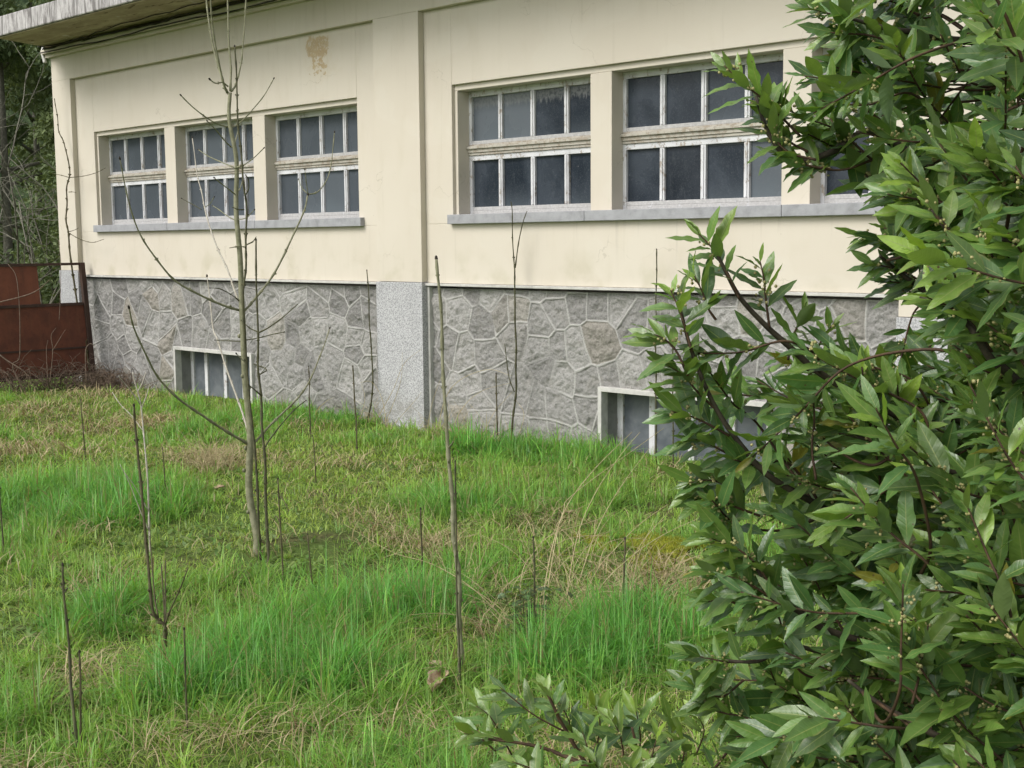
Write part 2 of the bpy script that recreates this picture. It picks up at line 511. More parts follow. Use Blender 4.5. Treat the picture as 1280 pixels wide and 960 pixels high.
M['rustbar'] = mat_rust('brown_rusty_bar', (0.065, 0.037, 0.028), (0.045, 0.028, 0.022), (0.09, 0.05, 0.035))
M['bark'] = mat_bark('smooth_grey_green_bark', (0.15, 0.15, 0.085), (0.24, 0.235, 0.15))
M['stem'] = mat_bark('dark_olive_stem', (0.048, 0.048, 0.024), (0.095, 0.092, 0.045))
M['stem2'] = mat_bark('brown_stem', (0.060, 0.052, 0.026), (0.105, 0.092, 0.045))
M['pale'] = mat_bark('pale_dead_stem', (0.34, 0.31, 0.25), (0.46, 0.43, 0.36))
M['bud'] = mat_plain('dark_bud', (0.02, 0.016, 0.012), (0.05, 0.04, 0.03), 80)
M['laurelbark'] = mat_bark('dark_laurel_bark', (0.035, 0.028, 0.02), (0.08, 0.065, 0.045))
M['twig'] = mat_bark('reddish_laurel_twig', (0.045, 0.026, 0.016), (0.085, 0.05, 0.026))
M['leaf'] = mat_leaf()
M['flower'] = mat_plain('pale_flower_bud', (0.26, 0.25, 0.09), (0.38, 0.34, 0.17), 200, 0.6)
M['grass'] = mat_vcol('grass_blade', 0.42, 0.4, 0.40, 0.25, 0.8)
M['straw'] = mat_vcol('dry_straw', 0.7, 0.2, 0.15)
M['foliage'] = mat_vcol('evergreen_leaf', 0.6, 0.25, 0.2)
M['ground'] = mat_ground()
M['cement'] = mat_concrete('grey_cement', (0.23, 0.23, 0.22), (0.13, 0.13, 0.12), False)
M['path'] = mat_concrete('pale_concrete_path', (0.42, 0.42, 0.43), (0.25, 0.25, 0.25), False)
M['dryleaf'] = mat_plain('dry_brown_leaf', (0.34, 0.24, 0.15), (0.48, 0.38, 0.27), 40)
M['redleaf'] = mat_plain('dry_red_leaf', (0.22, 0.075, 0.045), (0.30, 0.13, 0.08), 60)
M['cable'] = mat_plain('black_cable', (0.035, 0.03, 0.027), (0.06, 0.052, 0.045), 30)
M['pipe'] = mat_plain('white_pipe', (0.50, 0.49, 0.46), (0.62, 0.61, 0.58), 20)
M['twiggrey'] = mat_bark('grey_bare_twig', (0.105, 0.10, 0.075), (0.19, 0.18, 0.14))
M['bramble'] = mat_bark('brown_bramble_cane', (0.10, 0.07, 0.05), (0.20, 0.145, 0.105))

# ------------------------------------------------------------------ ground
def ground_z(x, y):
    h = (vnoise(x, y, 0.55, 3, 3)-0.5)*0.10 + (vnoise(x, y, 3.1, 9, 3)-0.5)*0.05
    near = np.exp(-((np.asarray(y)-0.0)/0.35)**2)
    h = h*(1-0.6*near)
    m = on_ground(70, 505)
    h = h + 0.02*np.exp(-(((x-m[0])/1.6)**2+((y-m[1])/0.9)**2))
    h = h - 0.30*sstep(-4.6, -3.4, np.asarray(x))*sstep(-1.6, -0.6, np.asarray(y))
    far = sstep(20, 60, np.hypot(x, y))
    return GZ + h*(1-far)

def axis(a, b, fine, lo, hi):
    core = np.arange(lo, hi, fine)
    l = lo-np.geomspace(fine, lo-a, 26)
    r = hi+np.geomspace(fine, b-hi, 26)
    return np.concatenate([l[::-1], core, r])
gx = axis(-400, 400, 0.07, -18, 1.5)
gy = axis(-400, 400, 0.07, -8.5, 0.4)
X, Y = np.meshgrid(gx, gy)
Z = ground_z(X, Y)
nx, ny = len(gx), len(gy)
idx = np.arange(nx*ny).reshape(ny, nx)
Q = np.stack([idx[:-1, :-1], idx[:-1, 1:], idx[1:, 1:], idx[1:, :-1]], -1).reshape(-1, 4)
g = np_mesh('ground', np.stack([X, Y, Z], -1).reshape(-1, 3), Q, M['ground'])
tag(g, 'uneven soil under the grass in front of the building', 'ground', kind='structure')

# ------------------------------------------------------------------ the building
XC, XP0, XP1, XP2, XP3, XE = -14.72, -14.28, -8.80, -8.21, -3.80, -3.20
ZP, ZPT, ZMO, ZSO = -0.345, 1.927, 2.206, 2.34
B = empty('factory_building', (XC, 0, GZ))
tag(B, 'cream plastered building with steel windows over a rubble stone base', 'building')

w = MB()
w.box(XC, 3.0, 0.0, 0.40, ZPT, ZSO)                                    # frieze
w.box(XC, XP0, 0.0, 0.40, -0.30, ZPT)                                  # corner pier
w.box(XP1, XP2, 0.0, 0.40, ZP, ZPT)
w.box(XP3, XE, 0.0, 0.40, -0.49, ZPT)
w.box(XC, XC+0.35, 0.40, 9.0, GZ-0.4, ZSO)                             # the end wall going back
w.box(XC+0.36, 3.0, 0.402, 0.45, GZ-0.4, -0.354)  # unseen backing, added to keep the gap under the trim dark
def bay(x0, x1, wx0, wx1, openings, ztop=1.292):
    zb, zs = -0.352, 0.150
    w.box(x0, wx0, 0.06, 0.40, zs, ZPT)
    w.box(wx1, x1, 0.06, 0.40, zs, ZPT)
    w.box(wx0, wx1, 0.06, 0.40, ztop, ZPT)
    w.box(x0, x1, 0.06, 0.40, zb, zs)
    zo = ztop-0.047
    w.box(wx0, wx1, 0.092, 0.40, zo, ztop)                             # recessed surround
    prev = wx0
    for a, b in openings:
        w.box(prev, a, 0.092, 0.40, zs, zo)
        prev = b
    if prev < wx1-1e-4:
        w.box(prev, wx1, 0.092, 0.40, zs, zo)
OP_L = [(-13.842, -12.412), (-12.207, -10.777), (-10.572, -9.145)]
OP_R = [(-7.838, -6.388), (-6.180, -4.713), (-4.495, -3.995)]
bay(XP0, XP1, -13.877, -9.110, OP_L)
bay(XP2, XP3, -7.873, -3.960, OP_R)
w.box(XE, 3.0, 0.06, 0.40, -0.352, ZPT)
w.build('wall', M['wall'], B, bevel=0.004)

# moulding under the soffit
m = MB()
m.box(XC-0.03, 3.0, -0.055, 0.0, ZMO, ZMO+0.035)
m.box(XC-0.05, 3.0, -0.10, 0.0, ZMO+0.042, ZMO+0.085)
m.build('moulding', M['wall'], B)

# roof slab with a skewed end
r = MB()
y0, ya = -0.78, 9.5
zb, zt = ZSO, ZSO+0.215
r.hexa([(-14.47, y0, zb), (3.0, y0, zb), (-14.95, ya, zb), (3.0, ya, zb), (-14.47, y0, zt), (3.0, y0, zt), (-14.95, ya, zt), (3.0, ya, zt)])
roof = r.build('roof', M['fascia'], B, bevel=0.012)
s = MB()
s.hexa([(-14.45, y0+0.03, zb-0.012), (3.0, y0+0.03, zb-0.012), (-14.72, -0.002, zb-0.012), (3.0, -0.002, zb-0.012),
        (-14.45, y0+0.03, zb-0.003), (3.0, y0+0.03, zb-0.003), (-14.72, -0.002, zb-0.003), (3.0, -0.002, zb-0.003)])
s.build('soffit', M['soffit'], B)

# cables strung below the soffit
for k, (yy, zz, sag) in enumerate(((-0.115, ZSO-0.045, 0.035), (-0.135, ZSO-0.03, 0.055), (-0.12, ZSO-0.09, 0.02), (-0.25, ZSO-0.02, 0.03))):
    pts = []
    n = 90
    for i in range(n+1):
        f = i/n
        x = -14.68+f*9.0
        sg = abs(math.sin(f*math.pi*(7+2*k)))*sag
        yw = yy + 0.03*math.sin(f*23+k*2)+(0.10*math.sin(f*9+1) if k == 3 else 0)
        pts.append((x, yw, zz-sg*(0.3+0.7*random.random()*0.3)))
    MB().tube(pts, 0.008 if k < 3 else 0.006, 5).build('cable', M['cable'], B, True)
# white overflow pipe at the corner
pp = [(-14.78, -0.05, ZSO-0.01)]
for i in range(9):
    a = i/8*math.pi/2
    pp.append((-14.80+0.06*math.sin(a)*0.9, -0.06, ZSO-0.06-0.13*math.sin(a*0.9)))
MB().tube(pp, 0.022, 8).build('drain_pipe', M['pipe'], B, True)

# granite facing at the foot of the piers
for x0, x1, zt_ in ((XC-0.012, XP0+0.012, -0.303), (XP1-0.006, XP2+0.012, ZP-0.003), (XP3-0.006, XE+0.012, -0.493)):
    MB().box(x0, x1, -0.014, 0.40, GZ-0.45, zt_).build('pier_base', M['granite'], B, bevel=0.004)

# pale trim round the stone panels
BW1 = (-12.318, -10.846, -1.105)
BW2 = (-6.278, -4.735, -1.110)
t_ = MB()
for x0, x1 in ((XP0+0.012, XP1-0.006), (XP2+0.012, XP3-0.006), (XE+0.012, 3.0)):
    t_.box(x0, x1, 0.025, 0.30, ZP-0.030, ZP-0.0085)
t_.box(XP2+0.0125, XP2+0.040, 0.045, 0.30, GZ-0.4, ZP-0.0365)
t_.build('plinth_trim', M['trim'], B, bevel=0.003)

# ---- rubble stone panels with real relief
def stone_panel(x0, x1, z0, z1, hole, seed, step=0.0065):
    xs = np.arange(x0, x1+step, step)
    zs = np.arange(z0, z1+step, step)
    X, Zz = np.meshgrid(xs, zs)
    shp = X.shape
    wx = X + (vnoise(X, Zz, 1.6, seed+3, 2)-0.5)*0.12
    wz = Zz + (vnoise(X, Zz, 1.6, seed+8, 2)-0.5)*0.12
    cell = 0.235
    gx_, gz_ = wx/cell, wz/(cell*1.02)
    ix, iz = np.floor(gx_), np.floor(gz_)
    d1 = np.full(shp, 9.0)
    d2 = np.full(shp, 9.0)
    tone = np.zeros(shp)
    hue = np.zeros(shp)
    p1x = np.zeros(shp); p1z = np.zeros(shp); p2x = np.zeros(shp); p2z = np.zeros(shp)
    for dx in (-2, -1, 0, 1, 2):
        for dz in (-2, -1, 0, 1, 2):
            cx, cz = ix+dx, iz+dz
            keep = hash2(cx, cz, seed+40) > 0.18
            sx = cx+0.5+(hash2(cx, cz, seed)-0.5)*0.95
            sz = cz+0.5+(hash2(cx, cz, seed+1)-0.5)*0.95
            d = np.where(keep, np.hypot(gx_-sx, gz_-sz), 9.0)
            first = d < d1
            sec = (~first) & (d < d2)
            p2x = np.where(first, p1x, np.where(sec, sx, p2x))
            p2z = np.where(first, p1z, np.where(sec, sz, p2z))
            d2 = np.where(first, d1, np.where(sec, d, d2))
            p1x = np.where(first, sx, p1x)
            p1z = np.where(first, sz, p1z)
            tone = np.where(first, hash2(cx, cz, seed+5), tone)
            hue = np.where(first, hash2(cx, cz, seed+6), hue)
            d1 = np.where(first, d, d1)
    mx, mz = (p1x+p2x)/2, (p1z+p2z)/2
    L = np.hypot(p2x-p1x, p2z-p1z)+1e-6
    e = np.abs((gx_-mx)*(p2x-p1x)+(gz_-mz)*(p2z-p1z))/L*cell       # metres to the joint's middle
    e = e + (vnoise(X, Zz, 14, seed+20, 2)-0.5)*0.009
    jw = 0.0030 + 0.0035*vnoise(X, Zz, 3, seed+11, 2)
    joint = 1-sstep(jw, jw+0.004, e)
    groove = np.exp(-((e-jw-0.0095)/0.006)**2)
    rough = (vnoise(X, Zz, 9, seed+12, 5)-0.5)*0.040 + (vnoise(X*0.8+Zz, Zz*0.8-X, 22, seed+13, 4)-0.5)*0.026
    pil = sstep(0.0, 0.06, e)
    tilt = (hue-0.5)*0.024
    h = joint*0.0045 - groove*0.0045 + (1-joint)*(rough*(0.35+0.65*pil) + tilt*pil)
    worn = sstep(0.58, 0.72, vnoise(X, Zz, 2.0, seed+30, 2))          # joints missing here and there
    h = h - joint*worn*0.009
    Yy = 0.085 - h
    V = np.stack([X, Yy, Zz], -1).reshape(-1, 3)
    n_x, n_z = len(xs), len(zs)
    idd = np.arange(n_x*n_z).reshape(n_z, n_x)
    q = np.stack([idd[:-1, :-1], idd[:-1, 1:], idd[1:, 1:], idd[1:, :-1]], -1).reshape(-1, 4)
    if hole:
        hx0, hx1, hz = hole
        cx = X[:-1, :-1].ravel()+step/2
        cz = Zz[:-1, :-1].ravel()+step/2
        q = q[~((cx > hx0) & (cx < hx1) & (cz < hz))]
    A = np.stack([np.clip(joint*(1-0.8*worn), 0, 1), tone, hue], -1).reshape(-1, 3)
    return V, q, A
for x0, x1, hole, sd_ in ((XP0, XP1+0.004, BW1, 3), (XP2, XP3+0.004, BW2, 51), (XE, -1.0, None, 97)):
    V, q, A = stone_panel(x0, x1, GZ-0.36, ZP-0.050, hole and (hole[0]+0.012, hole[1]-0.012, hole[2]-0.012), sd_, 0.0065 if hole else 0.02)
    np_mesh('stone_plinth', V, q, M['stone'], B, {'stone': A})

# ---- sills
def sill(x0, x1, joints):
    o = MB()
    e = [x0]+joints+[x1]
    for a, b in zip(e[:-1], e[1:]):
        o.box(a+0.0015, b-0.0015, 0.012, 0.30, 0.146, 0.2245)
    o.build('sill', M['sill'], B, bevel=0.004)
sill(-13.905, -9.035, [-12.3, -10.68])
sill(-7.900, -3.85, [-6.385, -4.66])

# ---- windows: frame, glazing bars, transom and panes
def window(x0, x1, zt=1.245, bars=(0.25, 0.5, 0.75)):
    y = 0.222
    L = x1-x0
    root = MB()
    zb = 0.2245
    f = MB()
    f.box(x0, x0+0.032, y, y+0.07, zb, zt)
    f.box(x1-0.032, x1, y, y+0.07, zb, zt)
    f.box(x0+0.032, x1-0.032, y, y+0.07, zt-0.048, zt)
    for b in bars:
        c = x0+L*b
        for a0, a1 in ((0.287, 0.672), (0.835, zt-0.048)):
            f.box(c-0.022, c+0.022, y+0.004, y+0.05, a0, a1)
            f.box(c-0.008, c+0.008, y-0.004, y+0.004, a0+0.004, a1-0.004)
    o = f.build('window', M['paint'], B, bevel=0.003)
    r_ = MB()
    r_.box(x0+0.032, x1-0.032, y-0.003, y+0.06, zb, 0.256)
    r_.box(x0+0.032, x1-0.032, y+0.002, y+0.06, 0.2565, 0.287)
    MB().box(x0+0.032, x1-0.032, y+0.002, y+0.06, 0.806, 0.835).build('middle_rail', M['rail'], o, bevel=0.003)
    r_.build('bottom_rail', M['rail'], o, bevel=0.003)
    t = MB()
    t.box(x0+0.001, x1-0.001, y-0.020, y+0.06, 0.738, 0.790)
    t.box(x0+0.001, x1-0.001, y-0.036, y-0.0205, 0.768, 0.790)
    t.box(x0+0.001, x1-0.001, y-0.010, y+0.06, 0.716, 0.7375)
    t.box(x0+0.001, x1-0.001, y-0.008, y+0.06, 0.7905, 0.8055)
    t.build('transom', M['transom'], o, bevel=0.003)
    u = MB()
    u.box(x0+0.032, x1-0.032, y+0.002, y+0.06, 0.6725, 0.7155)
    u.build('top_rail', M['paint'], o, bevel=0.003)
    p = MB()
    pv = []
    ed = [0]+list(bars)+[1]
    for i in range(len(ed)-1):
        for a0, a1 in ((0.280, 0.680), (0.828, zt-0.04)):
            q0 = x0+L*ed[i]+0.005
            q1 = x0+L*ed[i+1]-0.005
            d = random.uniform(-0.004, 0.004)
            rv = random.random()
            pv += [(rv, 0, 0)]*4
            b_ = len(p.v)
            p.v += [(q0, y+0.028+d, a0), (q1, y+0.028-d, a0), (q1, y+0.028-d*0.5, a1), (q0, y+0.028+d*0.5, a1)]
            p.f += [(b_, b_+1, b_+2, b_+3)]
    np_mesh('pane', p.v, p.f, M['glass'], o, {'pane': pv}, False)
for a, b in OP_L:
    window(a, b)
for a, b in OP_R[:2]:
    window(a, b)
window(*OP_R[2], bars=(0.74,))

# ---- basement windows with white surrounds
def basement(x0, x1, zt, bars):
    o = MB()
    fw = 0.036
    zb = GZ-0.2
    o.box(x0, x0+fw, 0.040, 0.12, zb, zt)
    o.box(x1-fw, x1, 0.040, 0.12, zb, zt)
    o.box(x0+fw, x1-fw, 0.040, 0.12, zt-fw, zt)
    rv = MB()
    rv.box(x0+0.004, x0+fw+0.002, 0.1205, 0.33, zb, zt-0.004)
    rv.box(x1-fw-0.002, x1-0.004, 0.1205, 0.33, zb, zt-0.004)
    rv.box(x0+fw+0.002, x1-fw-0.002, 0.1205, 0.33, zt-fw-0.002, zt-0.004)
    win = o.build('basement_window', M['trim'], B, bevel=0.003)
    rv.build('reveal', M['cement'], win)
    y = 0.232
    f = MB()
    f.box(x0+fw, x0+fw+0.055, y, y+0.04, zb, zt-fw-0.001)
    f.box(x1-fw-0.03, x1-fw, y, y+0.04, zb, zt-fw-0.001)
    f.box(x0+fw+0.001, x1-fw-0.001, y+0.004, y+0.036, zt-fw-0.03, zt-fw-0.002)
    for c in bars:
        f.box(c-0.027, c+0.027, y, y+0.04, zb, zt-fw-0.001)
    f.build('frame', M['paint'], win, bevel=0.003)
    pn = MB()
    e = [x0+fw]+list(bars)+[x1-fw]
    for a, b in zip(e[:-1], e[1:]):
        k = len(pn.v)
        pn.v += [(a, y+0.022, zb), (b, y+0.022, zb), (b, y+0.022, zt-fw), (a, y+0.022, zt-fw)]
        pn.f += [(k, k+1, k+2, k+3)]
    pn.build('pane', M['bglass'], win)
def mat_bglass():
    t = NT('dusty_basement_glass')
    p = t.geo()
    d = t.noise(p, 3.5, 5, 0.65, 0.5)
    col = t.mix(t.ramp(d, 0.35, 0.7), (0.09, 0.102, 0.115), (0.165, 0.178, 0.19))
    col = t.mix(t.ramp(t.noise(t.map(p, (3, 3, 3)), 6, 6, 0.8, 1.5), 0.62, 0.66, 0, 0.35), col, (0.25, 0.25, 0.25))
    return t.done(t.bsdf(col, 0.32, 0.25))
M['bglass'] = mat_bglass()
basement(*BW1, bars=[on_wall(258, 470, 0.235)[0], on_wall(281.5, 470, 0.235)[0], on_wall(304.5, 470, 0.235)[0]])
basement(*BW2, bars=[on_wall(815, 530, 0.235)[0], on_wall(864, 530, 0.235)[0], on_wall(915, 530, 0.235)[0]])

# pale concrete strip past the second pier
ps = MB()
pg = on_ground(1135, 668, GZ-0.28)
ps.box(-4.3, 1.5, -0.75, -0.016, GZ-0.6, GZ-0.262)
tag(ps.build('path', M['path'], bevel=0.01), 'short pale concrete strip at the foot of the far pier', 'path', kind='structure')

# ------------------------------------------------------------------ the rusty gate
G = empty('sheet_metal_gate', (-13.94, -0.05, GZ))
tag(G, 'rusty brown sheet metal gate hinged at the corner of the building', 'gate')
def lean(y, z, x=0.0):            # the gate leans away at its top
    return (-13.94-0.115*(z-GZ)+x, y, z)
def gbox(mb, y0, y1, z0, z1, x0, x1):
    mb.hexa([lean(y0, z0, x0), lean(y0, z0, x1), lean(y1, z0, x0), lean(y1, z0, x1), lean(y0, z1, x0), lean(y0, z1, x1), lean(y1, z1, x0), lean(y1, z1, x1)])
    return mb
gbox(MB(), -0.075, -0.020, GZ-0.1, -0.205, -0.03, 0.03).build('post', M['rustbar'], G, bevel=0.004)
gbox(MB(), -2.37, -2.305, GZ-0.1, -0.205, -0.03, 0.03).build('post', M['rustbar'], G, bevel=0.004)
gbox(MB(), -2.30, -0.076, -0.235, -0.205, -0.018, 0.018).build('top_rail', M['rustbar'], G)
k = gbox(MB(), -2.30, -0.076, -0.700, -0.668, -0.018, 0.018)
gbox(k, -2.30, -0.076, -1.20, -1.18, 0.006, 0.016)
k.build('middle_rail', M['rustbar'], G)
gbox(MB(), -2.28, -0.078, -1.47, -0.70, -0.004, 0.004).build('lower_sheet', M['rust'], G)
gbox(MB(), -2.28, -0.60, -0.667, -0.236, -0.004, 0.004).build('upper_sheet', M['rust2'], G)
gbox(MB(), -2.30, -0.078, -1.51, -1.471, -0.016, 0.016).build('bottom_rail', M['rustbar'], G)

# ------------------------------------------------------------------ bare saplings
def spline(pts, n):
    P = np.asarray(pts, float)
    if len(P) < 3:
        return [P[0]+(P[-1]-P[0])*i/n for i in range(n+1)]
    P = np.vstack([2*P[0]-P[1], P, 2*P[-1]-P[-2]])
    out = []
    m = len(P)-3
    for i in range(n+1):
        u = i/n*m
        k = min(int(u), m-1)
        t = u-k
        a, b, c, d = P[k:k+4]
        out.append(0.5*((2*b)+(-a+c)*t+(2*a-5*b+4*c-d)*t*t+(-a+3*b-3*c+d)*t**3))
    return out

def stem_path(pix, base=None, wob=0.02, ddepth=None):
    if base is None:
        base = on_ground(*pix[0])
        base[1] = min(base[1], -0.08)
        base[2] = float(ground_z(base[0], base[1]))-0.02
    d0 = depth_of(base)
    out = []
    for i, (px, py) in enumerate(pix):
        dd = 0 if ddepth is None else ddepth*i/(len(pix)-1)
        out.append(at(px, py, d0+dd+random.uniform(-wob, wob)*(i > 0)))
    out = [p if p[1] < -0.07 else CAMP+(p-CAMP)*((-0.07-CAMP[1])/(p[1]-CAMP[1])) for p in out]
    out[0] = np.array(base) if ddepth is None and base is not None and np.linalg.norm(out[0]-base) < 0.3 else out[0]
    return out

def stem(mb, pts, r0, r1, n=6, nodes=True, seg=None):
    L = sum(np.linalg.norm(np.asarray(b)-a) for a, b in zip(pts[:-1], pts[1:]))
    seg = seg or max(8, int(L/0.03))
    P = spline(pts, seg)
    R = []
    gap = max(3, int(0.14/max(L/seg, 1e-3)))
    ph = random.randint(0, gap)
    for i in range(seg+1):
        r = r0+(r1-r0)*(i/seg)**0.85
        if nodes and (i+ph) % gap == 0 and 0 < i < seg:
            r *= 1.35
        R.append(r)
    ph2 = random.uniform(0, 6)
    P = [p+np.array([math.sin(i*0.55+ph2), math.cos(i*0.43+ph2*2), 0])*r0*0.35*min(1, i/4) for i, p in enumerate(P)]
    mb.tube(P, R, n)
    if nodes:
        for i in range(gap-ph if gap-ph > 1 else gap, seg-1, gap):
            ax = nrm(P[i+1]-P[i])
            sd_ = nrm(np.cross(ax, (math.cos(i), math.sin(i), 0.1)))
            for sg in (-1, 1):
                if random.random() < 0.7:
                    mb.blob(P[i]+sd_*sg*R[i]*1.15+ax*R[i]*0.8, R[i]*0.55, ax+sd_*sg*0.7, 1.9, 5, 3)
    return P

GS = 'bare saplings in the grass'
# --- the main young ash tree
mb_ = on_ground(321, 694)
mb_[2] = float(ground_z(mb_[0], mb_[1]))-0.03
dm = depth_of(mb_)
T = empty('ash_sapling', mb_)
tag(T, 'tall bare ash sapling with thick grey green trunk and forked top', 'sapling', GS)
tp = [mb_]+[at(px, py, dm) for px, py in ((318, 660), (313, 600), (310, 530), (307, 460), (302, 385), (300, 330), (297, 270), (294, 210), (290, 160), (286, 116))]
t = MB()
stem(t, tp, 0.0225, 0.0095, 10, False, 60)
for (px, py) in ((311, 560), (309, 588), (314, 640), (307, 470), (303, 420)):
    t.blob(at(px+random.choice((-4, 4)), py, dm-0.01), 0.010, (0, 0, 1), 1.2)
t.build('trunk', M['bark'], T, True)
def limb(pix, r0, r1, dd, bud=True, par=T, mat='bark', d=None):
    d = dm if d is None else d
    pts = [at(px, py, d+dd*i/max(1, len(pix)-1)) for i, (px, py) in enumerate(pix)]
    m_ = MB()
    P = stem(m_, pts, r0*0.8, r1*0.8, 6)
    o = m_.build('branch', M[mat], par, True)
    if bud:
        MB().blob(P[-1], r1*1.35+0.0005, P[-1]-P[-3], 1.9).build('bud', M['bud'], o, True)
    return P
# forked leaders
limb([(286, 118), (279, 104), (272, 80), (264, 45), (258, 0), (255, -60)], 0.008, 0.0045, 0.25)
limb([(284, 116), (278, 98), (270, 62), (265, 22), (262, -40)], 0.0075, 0.004, -0.2)
limb([(288, 114), (288, 80), (286, 40), (284, 0), (284, -50)], 0.0075, 0.004, 0.1)
limb([(289, 114), (295, 106), (299, 90), (303, 60), (307, 20), (309, -40)], 0.0075, 0.004, 0.2)
limb([(285, 108), (278, 103), (269, 104), (262, 99)], 0.005, 0.004, -0.12)
# side branches
limb([(286, 159), (272, 155), (258, 147), (240, 133), (226, 119)], 0.005, 0.003, -0.25)
limb([(289, 160), (299, 154), (315, 138), (330, 120), (342, 98)], 0.005, 0.003, 0.3)
limb([(289, 184), (280, 175), (270, 163), (259, 151)], 0.0045, 0.003, -0.3)
limb([(290, 184), (295, 174), (298, 160)], 0.004, 0.003, 0.25)
limb([(292, 209), (275, 202), (260, 195), (248, 187)], 0.0045, 0.0028, 0.25)
limb([(293, 210), (305, 206), (318, 197), (330, 185)], 0.0045, 0.0028, -0.25)
limb([(294, 243), (285, 236), (275, 228), (268, 222)], 0.0045, 0.003, -0.2)
limb([(295, 242), (300, 236), (303, 226)], 0.004, 0.0028, 0.2)
limb([(295, 276), (284, 270), (272, 261), (266, 257)], 0.004, 0.0025, 0.22)
limb([(297, 275), (308, 272), (318, 262)], 0.0035, 0.0025, -0.15)
limb([(299, 388), (275, 380), (245, 366), (218, 350), (196, 325), (178, 298), (165, 265), (155, 230), (150, 198)], 0.0085, 0.0035, -0.55)
limb([(305, 389), (318, 375), (340, 345), (362, 305), (378, 268), (385, 243)], 0.0085, 0.005, 0.45)
limb([(385, 243), (397, 240), (408, 226), (414, 205), (418, 165)], 0.005, 0.003, 0.2, d=dm+0.45)
limb([(385, 243), (383, 228), (381, 212)], 0.0035, 0.0025, -0.1, d=dm+0.45)
limb([(384, 242), (377, 234), (373, 224)], 0.003, 0.0022, 0.1, d=dm+0.45)
limb([(298, 376), (285, 340), (270, 305), (258, 270), (252, 240), (246, 215), (240, 172)], 0.0065, 0.003, 0.65, mat='pale')
limb([(252, 262), (240, 255), (227, 248)], 0.0035, 0.0022, 0.1, d=dm+0.42, mat='stem')
limb([(254, 260), (262, 255), (268, 246)], 0.0033, 0.0022, -0.1, d=dm+0.42)
limb([(299, 376), (290, 369), (275, 361), (263, 360)], 0.0035, 0.0025, -0.2, mat='stem')
limb([(303, 427), (285, 426), (269, 425)], 0.0038, 0.0025, 0.2, mat='stem')
limb([(308, 425), (325, 422), (340, 418), (355, 415)], 0.0038, 0.0025, -0.2, mat='stem')
limb([(310, 555), (285, 540), (255, 521), (225, 500), (197, 470), (180, 440), (168, 410), (161, 384)], 0.0095, 0.0045, -0.75)
limb([(316, 556), (330, 540), (352, 518), (372, 497), (388, 475), (400, 445), (412, 410)], 0.0085, 0.0035, 0.5)
limb([(310, 540), (303, 515), (292, 485), (281, 455), (272, 425), (267, 412), (263, 385), (259, 345)], 0.0075, 0.004, 0.5, mat='pale')
limb([(308, 453), (302, 449), (295, 442)], 0.0045, 0.003, -0.1, mat='pale')

def sapling(label, pix, r0, r1, mat='stem', sides=(), name='sapling_stem', base=None, group=GS, cat='sapling', tip=True, n=6):
    pts = stem_path(pix, base)
    b = pts[0]
    if base is not None:
        pts[0] = np.array(base)
        b = base
    R = empty(name, b)
    tag(R, label, cat, group)
    m_ = MB()
    P = stem(m_, pts, r0, r1, n)
    m_.build('trunk', M[mat], R, True)
    d0 = depth_of(b)
    for sp in sides:
        sg_ = random.choice((-1, 1))
        q = [at(px, py, d0+0.12*(i/(len(sp)-1))*sg_) for i, (px, py) in enumerate(sp)]
        q = [p if p[1] < -0.06 else CAMP+(p-CAMP)*((-0.06-CAMP[1])/(p[1]-CAMP[1])) for p in q]
        z = MB()
        stem(z, q, r1*0.95, r1*0.55, 5)
        z.build('branch', M[mat], R, True)
    if tip:
        MB().blob(P[-1], r1*1.25, P[-1]-P[-3], 1.8).build('bud', M['bud'], R, True)
    return R
sapling('tall dark thin stem standing just behind the thick ash trunk', [(336, 703), (333, 640), (330, 560), (325, 490), (322, 420), (320, 300)], 0.0085, 0.0045, 'stem',
        [[(330, 561), (338, 548), (352, 530), (368, 512), (383, 500)], [(325, 468), (333, 462), (317, 455)], [(323, 416), (335, 410), (352, 398), (372, 380)], [(323, 415), (312, 410), (301, 400)], [(327, 495), (318, 487), (310, 480)]])
sapling('slim dark shoot rising along the ash trunk to the roof moulding', [(326, 700), (318, 560), (309, 470), (304, 380), (307, 330), (308, 270), (304, 220), (298, 160), (296, 110), (294, 58)], 0.007, 0.004, 'stem',
        [[(306, 245), (311, 236), (311, 225), (307, 218)], [(305, 262), (298, 262), (290, 259)], [(308, 306), (316, 302), (320, 296)], [(307, 309), (298, 308), (287, 310)]])
sapling('knobbly olive stem left of the dry brown leaf, topless', [(571, 848), (576, 800), (573, 740), (569, 680), (565, 630), (560, 560), (555, 480), (551, 400), (547, 323)], 0.0115, 0.0052, 'bark', [[(561, 560), (566, 552)]], tip=True, n=8)
sapling('short thin stem close to the knobbly olive stem', [(576, 860), (572, 770), (570, 660), (569, 577)], 0.004, 0.0028, 'stem')
sapling('thin stem forking into two tips below the second large window', [(646, 556), (645, 480), (644, 400), (643, 330)], 0.0085, 0.0055, 'stem',
        [[(643, 335), (641, 300), (640, 265), (639, 252)], [(644, 335), (648, 305), (653, 280), (659, 264)], [(643, 490), (636, 470), (631, 430)]], tip=False)
sapling('many stemmed brown shoot leaning left out of the front grass', [(206, 822), (205, 785), (198, 775), (190, 755), (183, 690), (176, 600), (170, 540), (167, 507)], 0.0085, 0.004, 'stem2',
        [[(198, 773), (193, 745), (190, 700), (187, 670)], [(206, 785), (205, 750), (202, 705)], [(207, 785), (207, 740), (207, 700)], [(206, 782), (214, 760), (225, 735), (235, 710)]])
sapling('knotted dark shoot at the bottom left of the grass', [(99, 945), (94, 900), (88, 850), (85, 800), (81, 745), (78, 706)], 0.006, 0.0036, 'stem', [[(82, 740), (78, 736), (75, 733)], [(82, 738), (85, 735)]])
